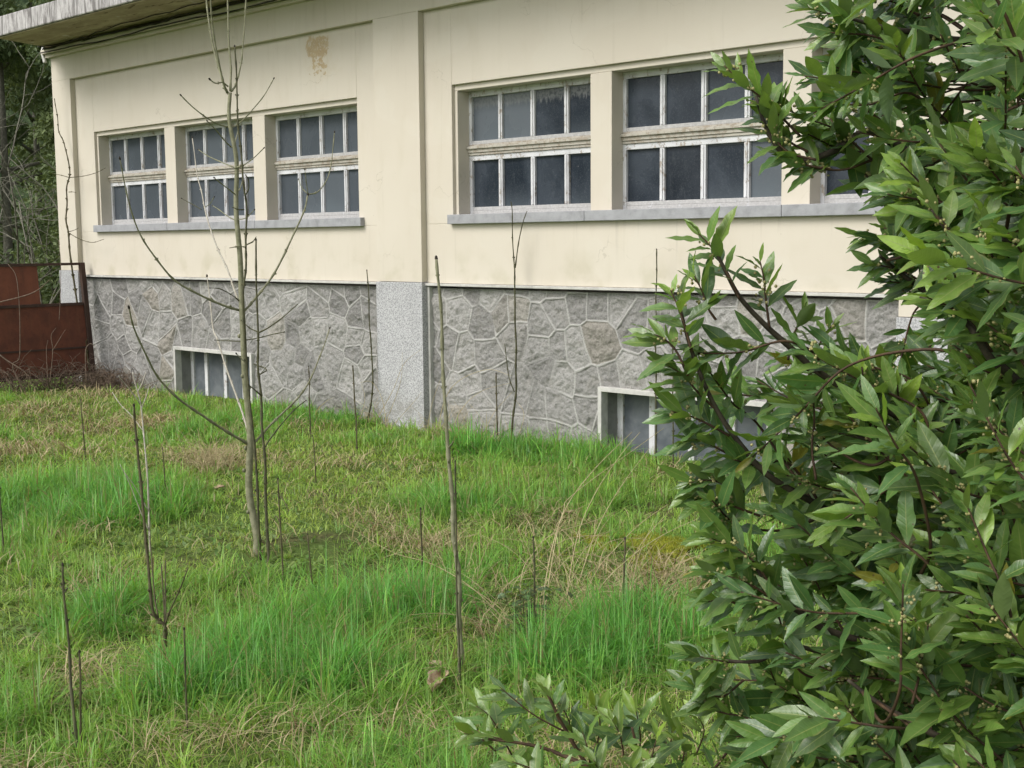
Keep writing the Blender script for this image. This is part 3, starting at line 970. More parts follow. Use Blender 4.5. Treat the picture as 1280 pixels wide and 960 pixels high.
sapling('low thin shoot beside the knotted dark shoot', [(101, 940), (101, 890), (100, 850), (99, 815)], 0.004, 0.003, 'stem2')
sapling('short straight stem above the dry straw in the foreground', [(235, 925), (233, 880), (231, 830), (230, 786)], 0.0036, 0.003, 'stem')
sapling('thin brown stem over the bare patch beside the ash', [(354, 738), (353, 700), (350, 650), (347, 599)], 0.0046, 0.0032, 'stem2', [[(351, 655), (345, 645), (340, 655)], [(350, 620), (356, 628), (361, 640)]])
sapling('short leaning stem on the bare soil patch', [(392, 735), (388, 705), (384, 668)], 0.0036, 0.0028, 'stem2')
sapling('thin stem on the grass in front of the left straw bank', [(107, 578), (104, 540), (101, 500)], 0.005, 0.004, 'stem2')
sapling('slim brown stem below the pale dead plant', [(208, 632), (206, 600), (203, 560)], 0.0045, 0.0034, 'stem2')
sapling('dark stem cut by the left edge of the picture', [(5, 705), (3, 665), (0, 620), (-2, 590)], 0.005, 0.004, 'stem')
sapling('dark thin stem against the stone beside the granite pier', [(469, 530), (466, 480), (463, 420), (459, 338)], 0.0075, 0.0045, 'stem')
sapling('short dark shoot by the wall left of the granite pier', [(447, 570), (444, 510), (441, 458)], 0.006, 0.0045, 'stem2')
sapling('thin shoot by the stone wall right of the first basement window', [(388, 552), (387, 500), (386, 458)], 0.0055, 0.004, 'stem2')
sapling('short grey shoot before the rubble stone near the forked stem', [(622, 545), (621, 510), (620, 467)], 0.006, 0.0045, 'stem2')
sapling('upright dark stem beside the leaning laurel tips', [(820, 585), (820, 480), (820, 400), (821, 312)], 0.006, 0.004, 'stem')
sapling('dark stem right before the second basement window', [(842, 590), (841, 520), (841, 420)], 0.006, 0.0045, 'stem')
sapling('short brown stub in the middle of the lawn', [(527, 745), (527, 690), (526, 636)], 0.0042, 0.0034, 'stem2')
sapling('dark stub with a bud rising out of the weed plant', [(668, 795), (668, 730), (667, 672)], 0.0042, 0.0034, 'stem')
sapling('dead stub among the dry stalks before the moss', [(778, 770), (780, 720), (781, 673)], 0.005, 0.0042, 'stem2')
sapling('thin stem on the lawn below the dark wall shoot', [(395, 610), (394, 580), (391, 545)], 0.0042, 0.0032, 'stem2')
# sapling by the gate and its side shoots
gb = np.array([-13.75, -0.65, GZ-0.05])
gp = [(115, 480), (109, 440), (100, 400), (92, 350), (86, 300), (83, 270), (84, 235), (87, 210), (80, 180), (73, 160), (69, 124)]
sapling('crooked dark sapling in front of the rusty gate and corner', gp, 0.015, 0.005, 'stem2',
        [[(87, 222), (105, 220), (120, 216), (132, 210)], [(87, 222), (76, 219), (66, 217)], [(84, 290), (98, 298), (115, 303), (130, 299)], [(84, 290), (92, 288), (98, 285)], [(86, 240), (92, 240), (95, 241)]], base=on_ground(114, 482))
# pale dead plant
dp = sapling('pale dead weed stalk with bare side twigs beside the straw bank', [(188, 692), (186, 640), (183, 580), (178, 520), (172, 490), (166, 465)], 0.0055, 0.003, 'pale',
        [[(180, 540), (165, 520), (150, 505), (140, 490)], [(177, 510), (183, 495), (187, 480)], [(175, 505), (165, 490), (155, 478), (148, 470)], [(186, 640), (170, 610), (155, 590)], [(187, 665), (176, 640), (160, 600), (150, 580)], [(172, 490), (178, 478), (182, 465)]],
        name='dead_weed', group='dead weeds', cat='weed', tip=False)

# ------------------------------------------------------------------ grass
def blades(P, h, w, ang, bend, col, K=4, tw=0.5, tipcol=None):
    n = len(P)
    lx, ly = np.cos(ang), np.sin(ang)
    wa = ang+math.pi/2+rng.normal(0, tw, n)
    wx, wy = np.cos(wa), np.sin(wa)
    V = np.empty((n, K+1, 2, 3), np.float32)
    C = np.empty((n, K+1, 2, 3), np.float32)
    for k in range(K+1):
        t = k/K
        out = h*bend*t**1.7
        up = h*(t-0.45*np.clip(bend, 0, 1.6)*t**2.2)
        ww = w*0.5*(1-t**1.8)*(0.75+0.5*min(1, 3*t)) + 0.0002
        cx = P[:, 0]+lx*out
        cy = P[:, 1]+ly*out
        cz = P[:, 2]+up
        for sgn, j in ((-1, 0), (1, 1)):
            V[:, k, j, 0] = cx+sgn*wx*ww
            V[:, k, j, 1] = cy+sgn*wy*ww
            V[:, k, j, 2] = cz
        cc = col if tipcol is None else col*(1-t**3)+tipcol*t**3
        C[:, k, 0] = cc
        C[:, k, 1] = cc
    base = (np.arange(n)*(K+1)*2)[:, None, None]
    k = np.arange(K)[None, :, None]*2
    q = base+k+np.array([0, 1, 3, 2])[None, None, :]
    return V.reshape(-1, 3), q.reshape(-1, 4).astype(np.int32), C.reshape(-1, 3)

def sample_ground(n, dens_fn, dmin=3.2, dmax=17.0, moss=False):
    out = []
    got = 0
    while got < n:
        m_ = n*3
        d = np.sqrt(rng.uniform(dmin**2, dmax**2, m_))
        a = rng.uniform(-0.60, 0.60, m_)
        hd = nrm([cf[0], cf[1], 0])
        rr = np.array([cr[0], cr[1], 0])
        x = CAMP[0]+d*(hd[0]*np.cos(a)+rr[0]*np.sin(a))
        y = CAMP[1]+d*(hd[1]*np.cos(a)+rr[1]*np.sin(a))
        ok = (y < 0.055) & (x > -17.5)
        ok &= ~((y > -0.02) & (((x > XP1-0.02) & (x < XP2+0.02)) | (x < XP0+0.02) | (x > XP3-0.02)))
        ok &= ~((y > -0.76) & (x > -4.3))
        if not moss:
            ok &= rng.uniform(0, 1, m_) > 0.93*np.clip(1.4*field('moss', x, y), 0, 1)
        ok &= rng.uniform(0, 1, m_) < dens_fn(x, y, d)
        out.append(np.stack([x, y, d], -1)[ok])
        got += ok.sum()
    return np.concatenate(out)[:n]

SPOTS = {'moss': [], 'straw': [], 'soil': [], 'lush': [], 'short': []}
def spot(kind, px, py, rx, ry=None, amp=1.0):
    p = on_ground(px, py)
    SPOTS[kind].append((p[0], p[1], rx, ry or rx, amp))
def field(kind, x, y):
    o = np.zeros_like(x)
    # axes: across the picture (cr) and away from the camera
    for sx, sy, rx, ry, amp in SPOTS[kind]:
        u = (x-sx)*cr[0]+(y-sy)*cr[1]
        v = -(x-sx)*math.sin(YAW)+(y-sy)*math.cos(YAW)
        o = np.maximum(o, amp*np.exp(-((u/rx)**2+(v/ry)**2)))
    return o
spot('moss', 825, 685, 0.24, 0.22)
spot('straw', 40, 520, 0.9, 0.6, 0.6)
spot('straw', 130, 500, 0.8, 0.4, 0.7)
spot('straw', 10, 570, 0.6, 0.5, 0.7)
spot('straw', 175, 535, 0.7, 0.35, 1.1)
spot('straw', 268, 580, 0.42, 0.30, 1.2)
spot('straw', 410, 590, 0.6, 0.13, 0.6)
spot('straw', 475, 680, 0.16, 0.16, 1.0)
spot('straw', 535, 690, 0.22, 0.22, 0.9)
spot('straw', 380, 925, 0.15, 0.13, 1.0)
spot('straw', 300, 940, 0.16, 0.11, 0.8)
spot('straw', 215, 945, 0.14, 0.1, 0.7)
spot('straw', 600, 790, 0.2, 0.15, 0.9)
spot('straw', 830, 735, 0.35, 0.4, 0.9)
spot('straw', 690, 660, 0.3, 0.4, 0.7)
spot('straw', 100, 860, 0.12, 0.15, 0.9)
spot('straw', 210, 790, 0.12, 0.1, 0.9)
spot('straw', 135, 735, 0.2, 0.12, 0.8)
spot('soil', 380, 690, 0.30, 0.62, 1.5)
spot('soil', 240, 662, 0.35, 0.5, 1.0)
spot('soil', 60, 488, 0.9, 0.7, 1.3)
spot('soil', 700, 665, 0.25, 0.35, 0.9)
spot('soil', 635, 800, 0.15, 0.2, 1.0)
spot('soil', 30, 800, 0.16, 0.2, 0.8)
spot('soil', 390, 880, 0.12, 0.12, 0.8)
spot('soil', 20, 480, 0.5, 0.4, 1.2)
spot('short', 330, 575, 1.3, 0.5, 1.0)
spot('short', 430, 650, 0.7, 0.4, 0.9)
spot('short', 260, 690, 0.5, 0.4, 0.9)
spot('short', 480, 600, 0.6, 0.3, 0.7)
spot('lush', 90, 640, 0.9, 0.6, 1.0)
spot('lush', 200, 640, 0.5, 0.4, 0.7)
spot('lush', 420, 530, 0.9, 0.25, 1.0)
spot('lush', 620, 570, 0.9, 0.3, 1.0)
spot('lush', 720, 580, 0.7, 0.3, 0.9)
spot('lush', 520, 770, 0.28, 0.22, 1.1)
spot('lush', 790, 800, 0.34, 0.25, 1.3)
spot('lush', 720, 830, 0.3, 0.25, 1.2)
spot('lush', 320, 850, 0.38, 0.32, 1.1)
spot('lush', 440, 850, 0.28, 0.3, 1.0)
spot('lush', 220, 870, 0.14, 0.12, 1.2)
spot('lush', 120, 780, 0.3, 0.3, 0.7)
spot('lush', 560, 640, 0.5, 0.4, 0.7)

def states(x, y):
    st = np.clip(field('straw', x, y)*(0.55+0.9*vnoise(x, y, 3.0, 77, 3)) + 0.6*sstep(0.68, 0.82, vnoise(x, y, 1.9, 31, 4)), 0, 1.2)
    so = np.clip(field('soil', x, y)*(0.5+vnoise(x, y, 4.0, 78, 3)) + 0.7*sstep(0.66, 0.78, vnoise(x, y, 2.1, 41, 4)), 0, 1)
    lu = np.clip(field('lush', x, y) + (vnoise(x, y, 1.6, 51, 4)-0.36)*1.5 - field('short', x, y)*0.8 - st*0.6, 0, 1)
    return st, so, lu

def lerp(a, b, t):
    return np.asarray(a)[None, :]*(1-t)[:, None]+np.asarray(b)[None, :]*t[:, None]

Vs, Qs, Cs = [], [], []
dVs, dQs, dCs = [], [], []
def push(store, vqc):
    V, q, c = vqc
    off = sum(len(v) for v in store[0])
    store[0].append(V)
    store[1].append(q+off)
    store[2].append(c)
GREEN, DRY = (Vs, Qs, Cs), (dVs, dQs, dCs)

def thin(d, near=1.0):
    return np.clip((5.0/d)**1.15, 0.14, 1.0)

# tufts: blades fanning out from a common foot
def dens_tuft(x, y, d):
    st, so, lu = states(x, y)
    return thin(d)*np.clip(0.12+1.0*lu-0.9*so, 0.02, 1)
tf = sample_ground(9500, dens_tuft)
nb = rng.integers(10, 30, len(tf))
i = np.repeat(np.arange(len(tf)), nb)
n = len(i)
cx, cy, cd = tf[i, 0], tf[i, 1], tf[i, 2]
st, so, lu = states(cx, cy)
ang = rng.uniform(0, 2*math.pi, n)
rad = np.abs(rng.normal(0, 0.030, n))*(0.7+0.6*lu)
x = cx+np.cos(ang)*rad
y = np.minimum(cy+np.sin(ang)*rad, 0.055)
tl = (0.55+1.15*rng.uniform(0, 1, len(tf))**2.2)[i]
h = (0.078+0.122*lu)*tl*rng.uniform(0.5, 1.25, n)
bend = np.clip(rng.normal(0.55, 0.42, n)+rad*5, 0.03, 1.7)
a2 = ang+rng.normal(0, 1.3, n)
hv = (rng.uniform(0, 1, len(tf))[i]*0.6+rng.uniform(0, 1, n)*0.4)
col = lerp((0.275, 0.430, 0.070), (0.130, 0.375, 0.062), np.clip(lu+rng.normal(0, 0.2, n), 0, 1))
col = col*(0.55+0.85*hv)[:, None]
yel = rng.uniform(0, 1, n) < 0.10
col[yel] = lerp((0.26, 0.24, 0.09), (0.36, 0.30, 0.15), rng.uniform(0, 1, yel.sum()))
wd = (0.0032+0.0034*rng.uniform(0, 1, n)**1.5)*np.clip(cd/6.5, 0.9, 1.6)
push(GREEN, blades(np.stack([x, y, ground_z(x, y)-0.01], -1), h, wd, a2, bend, col))

# short turf between the tufts
def dens_turf(x, y, d):
    st, so, lu = states(x, y)
    return thin(d)*np.clip(0.95-0.85*so-0.4*st, 0.06, 1)
tu = sample_ground(130000, dens_turf)
x, y, d = tu.T
n = len(x)
st, so, lu = states(x, y)
sh = field('short', x, y)
h = (0.035+0.055*lu+0.03*rng.uniform(0, 1, n))*rng.uniform(0.6, 1.5, n)
col = lerp((0.340, 0.450, 0.095), (0.190, 0.410, 0.066), np.clip(lu*0.9-0.5*sh+rng.normal(0.2, 0.25, n), 0, 1))
col = col*rng.uniform(0.6, 1.35, n)[:, None]
wd = (0.0028+0.002*rng.uniform(0, 1, n))*np.clip(d/6.0, 0.85, 1.9)
push(GREEN, blades(np.stack([x, y, ground_z(x, y)-0.008], -1), h, wd, rng.uniform(0, 6.283, n), np.clip(rng.normal(0.8, 0.4, n), 0.05, 1.7), col, K=3))

# broad low leaves of clover and plantain in the turf
cl = sample_ground(17000, lambda x, y, d: thin(d)*(0.25+0.75*(vnoise(x, y, 2.3, 91, 3) > 0.52)))
x, y, d = cl.T
n = len(x)
h = rng.uniform(0.02, 0.055, n)
col = lerp((0.12, 0.24, 0.05), (0.26, 0.34, 0.11), rng.uniform(0, 1, n))
push(GREEN, blades(np.stack([x, y, ground_z(x, y)+0.004], -1), h, rng.uniform(0.009, 0.024, n), rng.uniform(0, 6.283, n), rng.uniform(0.4, 1.7, n), col, K=3))
tag(np_mesh('grass', np.concatenate(Vs), np.concatenate(Qs), M['grass'], None, {'col': np.concatenate(Cs)}),
    'rough green grass of uneven length covering the yard', 'grass', kind='stuff')

# dry straw lying between
ds = sample_ground(16000, lambda x, y, d: thin(d)*np.clip(0.10+0.75*states(x, y)[0]-0.25*states(x, y)[1], 0, 1))
x, y, d = ds.T
n = len(x)
st, so, lu = states(x, y)
h = rng.uniform(0.05, 0.20, n)*(0.7+0.5*st)
col = lerp((0.30, 0.24, 0.125), (0.50, 0.42, 0.25), rng.uniform(0, 1, n))
dk = rng.uniform(0, 1, n) < 0.12
col[dk] = lerp((0.13, 0.085, 0.045), (0.22, 0.14, 0.08), rng.uniform(0, 1, dk.sum()))
wd = (0.0022+0.0022*rng.uniform(0, 1, n))*np.clip(d/6.0, 0.85, 1.9)
push(DRY, blades(np.stack([x, y, ground_z(x, y)+rng.uniform(0, 0.03, n)], -1), h, wd, rng.uniform(0, 6.283, n), rng.uniform(0.7, 1.9, n), col, K=3))
tag(np_mesh('dry_grass', np.concatenate(dVs), np.concatenate(dQs), M['straw'], None, {'col': np.concatenate(dCs)}),
    'flattened straw coloured dry grass lying between the green tufts', 'dry grass', kind='stuff')

# yellow green moss cushion under the dry stalks
mc = on_ground(828, 685)
n = 22000
u = rng.normal(0, 0.24, n)
v = rng.normal(0, 0.19, n)
x = mc[0]+u*cr[0]-v*math.sin(YAW)
y = mc[1]+u*cr[1]+v*math.cos(YAW)
ok = vnoise(x, y, 7, 12, 3)+0.4*np.exp(-(u/0.28)**2-(v/0.2)**2) > 0.62
x, y = x[ok], y[ok]
n = len(x)
col = lerp((0.20, 0.24, 0.02), (0.40, 0.40, 0.04), rng.uniform(0, 1, n))
mo = blades(np.stack([x, y, ground_z(x, y)+0.005], -1), rng.uniform(0.012, 0.045, n), rng.uniform(0.005, 0.011, n), rng.uniform(0, 6.283, n), rng.uniform(0.2, 1.2, n), col, K=2)
tag(np_mesh('moss', mo[0], mo[1], M['grass'], None, {'col': mo[2]}), 'yellow green moss patch on the ground beside the laurel', 'moss', kind='stuff')

# ------------------------------------------------------------------ dry stalk clumps
def stalks(label, specs, n_extra, cpx, name='dry_stalk_clump'):
    b = on_ground(*cpx)
    m_ = MB()
    roots = []
    for pix, r0, dd in specs:
        pts = stem_path(pix)
        roots.append(pts[0])
        d0 = depth_of(pts[0])
        pts = [pts[0]]+[at(px, py, d0+dd*(i+1)/len(pix)) for i, (px, py) in enumerate(pix[1:])]
        pts = [p if p[1] < -0.05 else CAMP+(p-CAMP)*((-0.05-CAMP[1])/(p[1]-CAMP[1])) for p in pts]
        P = spline(pts, 22)
        m_.tube(P, [r0*(1-0.65*k/22) for k in range(23)], 5)
    for _ in range(n_extra):
        a = random.uniform(0, 6.28)
        tq = random.random()
        rq = random.choice(roots)
        o = np.array([b[0]*(1-tq)+rq[0]*tq+random.gauss(0, 0.08), b[1]*(1-tq)+rq[1]*tq+random.gauss(0, 0.08), 0])
        if o[1] > -0.05: o[1] = -0.05
        o[2] = float(ground_z(o[0], o[1]))
        L = random.uniform(0.12, 0.42)
        dx = nrm([math.cos(a), math.sin(a), 0])
        kk = random.uniform(0.3, 1.2)
        P = [o+dx*L*kk*(t/8)**1.5+np.array([0, 0, L*(t/8-0.5*min(kk, 1)*(t/8)**2)]) for t in range(9)]
        m_.tube(P, [0.0019*(1-0.6*t/8) for t in range(9)], 4)
    o = m_.build(name, M['stalk'], None, True)
    tag(o, label, 'dry stalks', 'clumps of dry grass stalks')
    return o
M['stalk'] = mat_plain('straw_stalk', (0.33, 0.27, 0.145), (0.46, 0.39, 0.23), 30)
stalks('long straw stalks arching right towards the second basement window',
       [([(672, 800), (685, 710), (705, 640), (740, 590), (790, 540)], 0.0032, 0.6),
        ([(678, 770), (692, 690), (704, 640), (720, 615), (830, 535)], 0.0028, 0.5),
        ([(706, 745), (722, 670), (745, 615), (775, 570), (800, 540)], 0.0026, 0.5),
        ([(720, 730), (745, 665), (775, 610), (812, 560)], 0.0026, 0.4),
        ([(650, 780), (652, 720), (668, 690), (690, 668), (740, 652), (770, 640)], 0.0024, 0.2)], 50, (690, 700))
stalks('straw stalks bending right over the yellow moss beside the laurel',
       [([(725, 780), (750, 735), (790, 695), (830, 668), (880, 645)], 0.0028, 0.3),
        ([(722, 755), (745, 715), (770, 685), (800, 655), (835, 630)], 0.0026, 0.3),
        ([(770, 760), (782, 715), (805, 675), (840, 635)], 0.0026, 0.3),
        ([(778, 765), (790, 730), (800, 690), (818, 650)], 0.0022, 0.2),
        ([(765, 755), (800, 720), (840, 705)], 0.0022, 0.2)], 40, (800, 745))
stalks('thin straw stalks lying flat left of the knobbly olive stem',
       [([(640, 770), (590, 735), (540, 705), (490, 690), (430, 655)], 0.0024, 0.3),
        ([(560, 700), (510, 690), (460, 705), (420, 720)], 0.0022, 0.1),
        ([(660, 790), (630, 765), (600, 742), (572, 725)], 0.0022, 0.1)], 60, (530, 690))
stalks('wispy dry stalks standing against the stone right of the granite pier',
       [([(545, 545), (556, 500), (575, 475), (610, 462), (640, 470)], 0.0035, 0.05),
        ([(560, 552), (575, 515), (600, 490), (640, 478)], 0.003, 0.05),
        ([(532, 545), (540, 505), (552, 470)], 0.003, 0.05), ([(660, 555), (655, 520), (645, 500)], 0.003, 0.05),
        ([(600, 555), (615, 520), (640, 490)], 0.003, 0.05)], 50, (560, 552))
stalks('fine dry stalks curving before the granite pier',
       [([(480, 530), (490, 490), (505, 455), (527, 436)], 0.003, 0.05),
        ([(485, 535), (478, 500), (465, 478), (450, 478)], 0.003, 0.05), ([(495, 532), (500, 480), (503, 440)], 0.0026, 0.05),
        ([(507, 532), (515, 505), (527, 490)], 0.0026, 0.05), ([(460, 528), (456, 500), (452, 480)], 0.003, 0.05)], 20, (490, 530))
stalks('brown tangle of dead stalks left of the ash trunk',
       [([(262, 598), (258, 580), (250, 568)], 0.004, 0.05), ([(270, 598), (275, 575), (285, 565)], 0.004, 0.05)], 130, (268, 585))

# ------------------------------------------------------------------ brambles by the gate
def bramble(label, cx, cy, n, sx, sy, hmin, hmax):
    m_ = MB()
    for _ in range(n):
        o = np.array([cx+random.gauss(0, sx), min(cy+random.gauss(0, sy), -0.03), 0])
        o[2] = float(ground_z(o[0], o[1]))
        a = random.uniform(0, 6.28)
        H = random.uniform(hmin, hmax)
        R_ = random.uniform(0.15, 0.6)
        P = []
        wv = random.uniform(0, 6)
        for k in range(13):
            t = k/12
            P.append(o+np.array([math.cos(a)*R_*t+0.03*math.sin(9*t+wv), math.sin(a)*R_*t+0.03*math.cos(7*t+wv), H*math.sin(min(1, t*1.1)*math.pi*0.8)]))
            P[-1][1] = min(P[-1][1], -0.03)
        m_.tube(P, [0.0042*(1-0.6*k/12) for k in range(13)], 4)
        if random.random() < 0.6:
            q = P[random.randint(4, 10)]
            b = random.uniform(0, 6.28)
            e = q+np.array([math.cos(b)*0.15, math.sin(b)*0.15, random.uniform(0, 0.2)])
            e[1] = min(e[1], -0.03)
            m_.tube([q, (q+e)/2+np.array([0, 0, 0.03]), e], [0.0026, 0.002, 0.0014], 4)
    tag(m_.build('bramble_thicket', M['bramble'], None, True), label, 'brambles', 'leafless brambles along the wall foot')
bramble('leafless brown brambles heaped at the foot of the rusty gate', -13.85, -0.60, 170, 0.20, 0.45, 0.08, 0.30)
bramble('low dry brambles along the stone beside the gate post', -13.35, -0.14, 130, 0.28, 0.09, 0.04, 0.22)
def vine(label, specs):
    m_ = MB()
    for pix, r0, dep in specs:
        m_.tube(spline([at(px, py, dep) for px, py in pix], 26), [r0*(1-0.5*i/26) for i in range(27)], 5)
    tag(m_.build('vine', M['bramble'], None, True), label, 'vine', 'dry vines before the gate')
dg = depth_of(on_ground(40, 495))
vine('long dry vine looping across the front of the rusty gate', [([(-10, 380), (30, 370), (48, 362), (62, 350)], 0.008, dg), ([(36, 496), (20, 470), (16, 455), (24, 448), (25, 420), (24, 380), (20, 345), (10, 330)], 0.007, dg), ([(-5, 440), (8, 450), (24, 460), (33, 468), (34, 480)], 0.010, dg)])
vine('thin upright dry twigs before the lower gate sheet', [([(62, 480), (66, 440), (64, 420), (70, 410)], 0.005, dg), ([(66, 438), (78, 418), (82, 412)], 0.0035, dg), ([(60, 475), (58, 440), (60, 425)], 0.004, dg), ([(74, 400), (75, 380), (76, 330), (73, 300)], 0.004, dg), ([(108, 478), (107, 440), (112, 430), (118, 432)], 0.006, dg)])

# ------------------------------------------------------------------ small things on the ground
def crumpled(name, label, px, py, L, W, mat, seed, group=None, rot=0.0, curl=0.5):
    p = on_ground(px, py)
    p[2] = float(ground_z(p[0], p[1]))
    n = 9
    rr = random.Random(seed)
    P = np.zeros((n, n, 3))
    for a in range(n):
        for b in range(n):
            u, v = a/(n-1)*2-1, b/(n-1)*2-1
            ww = W*math.sqrt(max(0.03, 1-abs(u)**2.4))
            x_ = u*L
            y_ = v*ww*(1+0.18*math.sin(7*u+seed))
            z_ = 0.035+curl*(v*v*W*0.6)+0.25*L*math.sin(2.6*u+seed)*0.4+rr.uniform(-1, 1)*0.05*W
            P[a, b] = (x_*math.cos(rot)-y_*math.sin(rot), x_*math.sin(rot)+y_*math.cos(rot), z_)
    q = np.arange(n*n).reshape(n, n)
    Q_ = np.stack([q[:-1, :-1], q[1:, :-1], q[1:, 1:], q[:-1, 1:]], -1).reshape(-1, 4)
    o = np_mesh(name, P.reshape(-1, 3)+p, Q_, M[mat])
    md = o.modifiers.new('thick', 'SOLIDIFY')
    md.thickness = 0.002
    tag(o, label, 'dry leaf', group)
DL = 'dead leaves on the grass'
crumpled('dead_leaf', 'large pale brown dead leaf at the foot of the olive stem', 548, 862, 0.070, 0.034, 'dryleaf', 1, DL, 2.1, 1.6)
crumpled('dead_leaf', 'smaller brown leaf curled behind the large pale leaf', 546, 838, 0.034, 0.022, 'dryleaf', 2, DL, 0.4)
crumpled('dead_leaf', 'crumpled red brown leaf in the middle of the lawn', 437, 793, 0.030, 0.030, 'redleaf', 3, DL, 0.9)
crumpled('dead_leaf', 'red brown leaf scrap near the left stems', 145, 778, 0.028, 0.022, 'redleaf', 4, DL, 2.0)
crumpled('dead_leaf', 'small orange brown leaf above the knotted dark shoot', 78, 686, 0.03, 0.018, 'redleaf', 5, DL, 0.2)
crumpled('dead_leaf', 'tan leaf caught under the arching straw stalks', 712, 646, 0.03, 0.024, 'dryleaf', 6, DL, 0.7)
crumpled('dead_leaf', 'pale grey leaf scrap left of the ash trunk', 274, 618, 0.04, 0.035, 'dryleaf', 7, DL, 1.4)
crumpled('dead_leaf', 'reddish leaf near the edge of the brown soil patch', 462, 768, 0.022, 0.016, 'redleaf', 8, DL, 2.6)

# ------------------------------------------------------------------ leaves
NU, NV = 4, 11
def leaf_mesh(base, d, nrmv, L, W, col, curl, fold, wave, store, ph):
    d = nrm(d)
    nn = nrm(nrmv-d*(np.asarray(nrmv)@d))
    s_ = np.cross(d, nn)
    v = np.linspace(0, 1, NV+1)
    u = np.linspace(-1, 1, NU+1)
    # petiole then blade
    prof = np.where(v < 0.08, 0.05, np.sin(np.pi*np.clip((v-0.06)/0.94, 0, 1)**0.82)**0.85)
    prof[-1] = 0.02
    U, Vv = np.meshgrid(u, v)
    wdt = W*0.5*prof[:, None]*U
    along = L*Vv
    lift = -curl*L*(Vv**2)*0.5 + fold*np.abs(wdt) + wave*W*np.sin(Vv*19+ph+U*1.3)*np.abs(U)**1.5*prof[:, None]
    P = base+along[..., None]*d+wdt[..., None]*s_+lift[..., None]*nn
    store['v'].append(P.reshape(-1, 3))
    store['c'].append(np.broadcast_to(col, (P.shape[0]*P.shape[1], 3)))
    store['u'].append(np.stack([U, Vv, np.zeros_like(U)], -1).reshape(-1, 3))

def leaves_build(store, name, parent, label=None):
    n = len(store['v'])
    k = (NU+1)*(NV+1)
    i = np.arange(k).reshape(NV+1, NU+1)
    q = np.stack([i[:-1, :-1], i[:-1, 1:], i[1:, 1:], i[1:, :-1]], -1).reshape(-1, 4)
    Q_ = (q[None]+(np.arange(n)*k)[:, None, None]).reshape(-1, 4)
    return np_mesh(name, np.concatenate(store['v']), Q_, M['leaf'], parent,
                   {'col': np.concatenate(store['c']), 'leafuv': np.concatenate(store['u'])})

UPV = np.array([0, 0, 1.0])
FH = nrm([cf[0], cf[1], 0])
RH = np.array([cr[0], cr[1], 0])

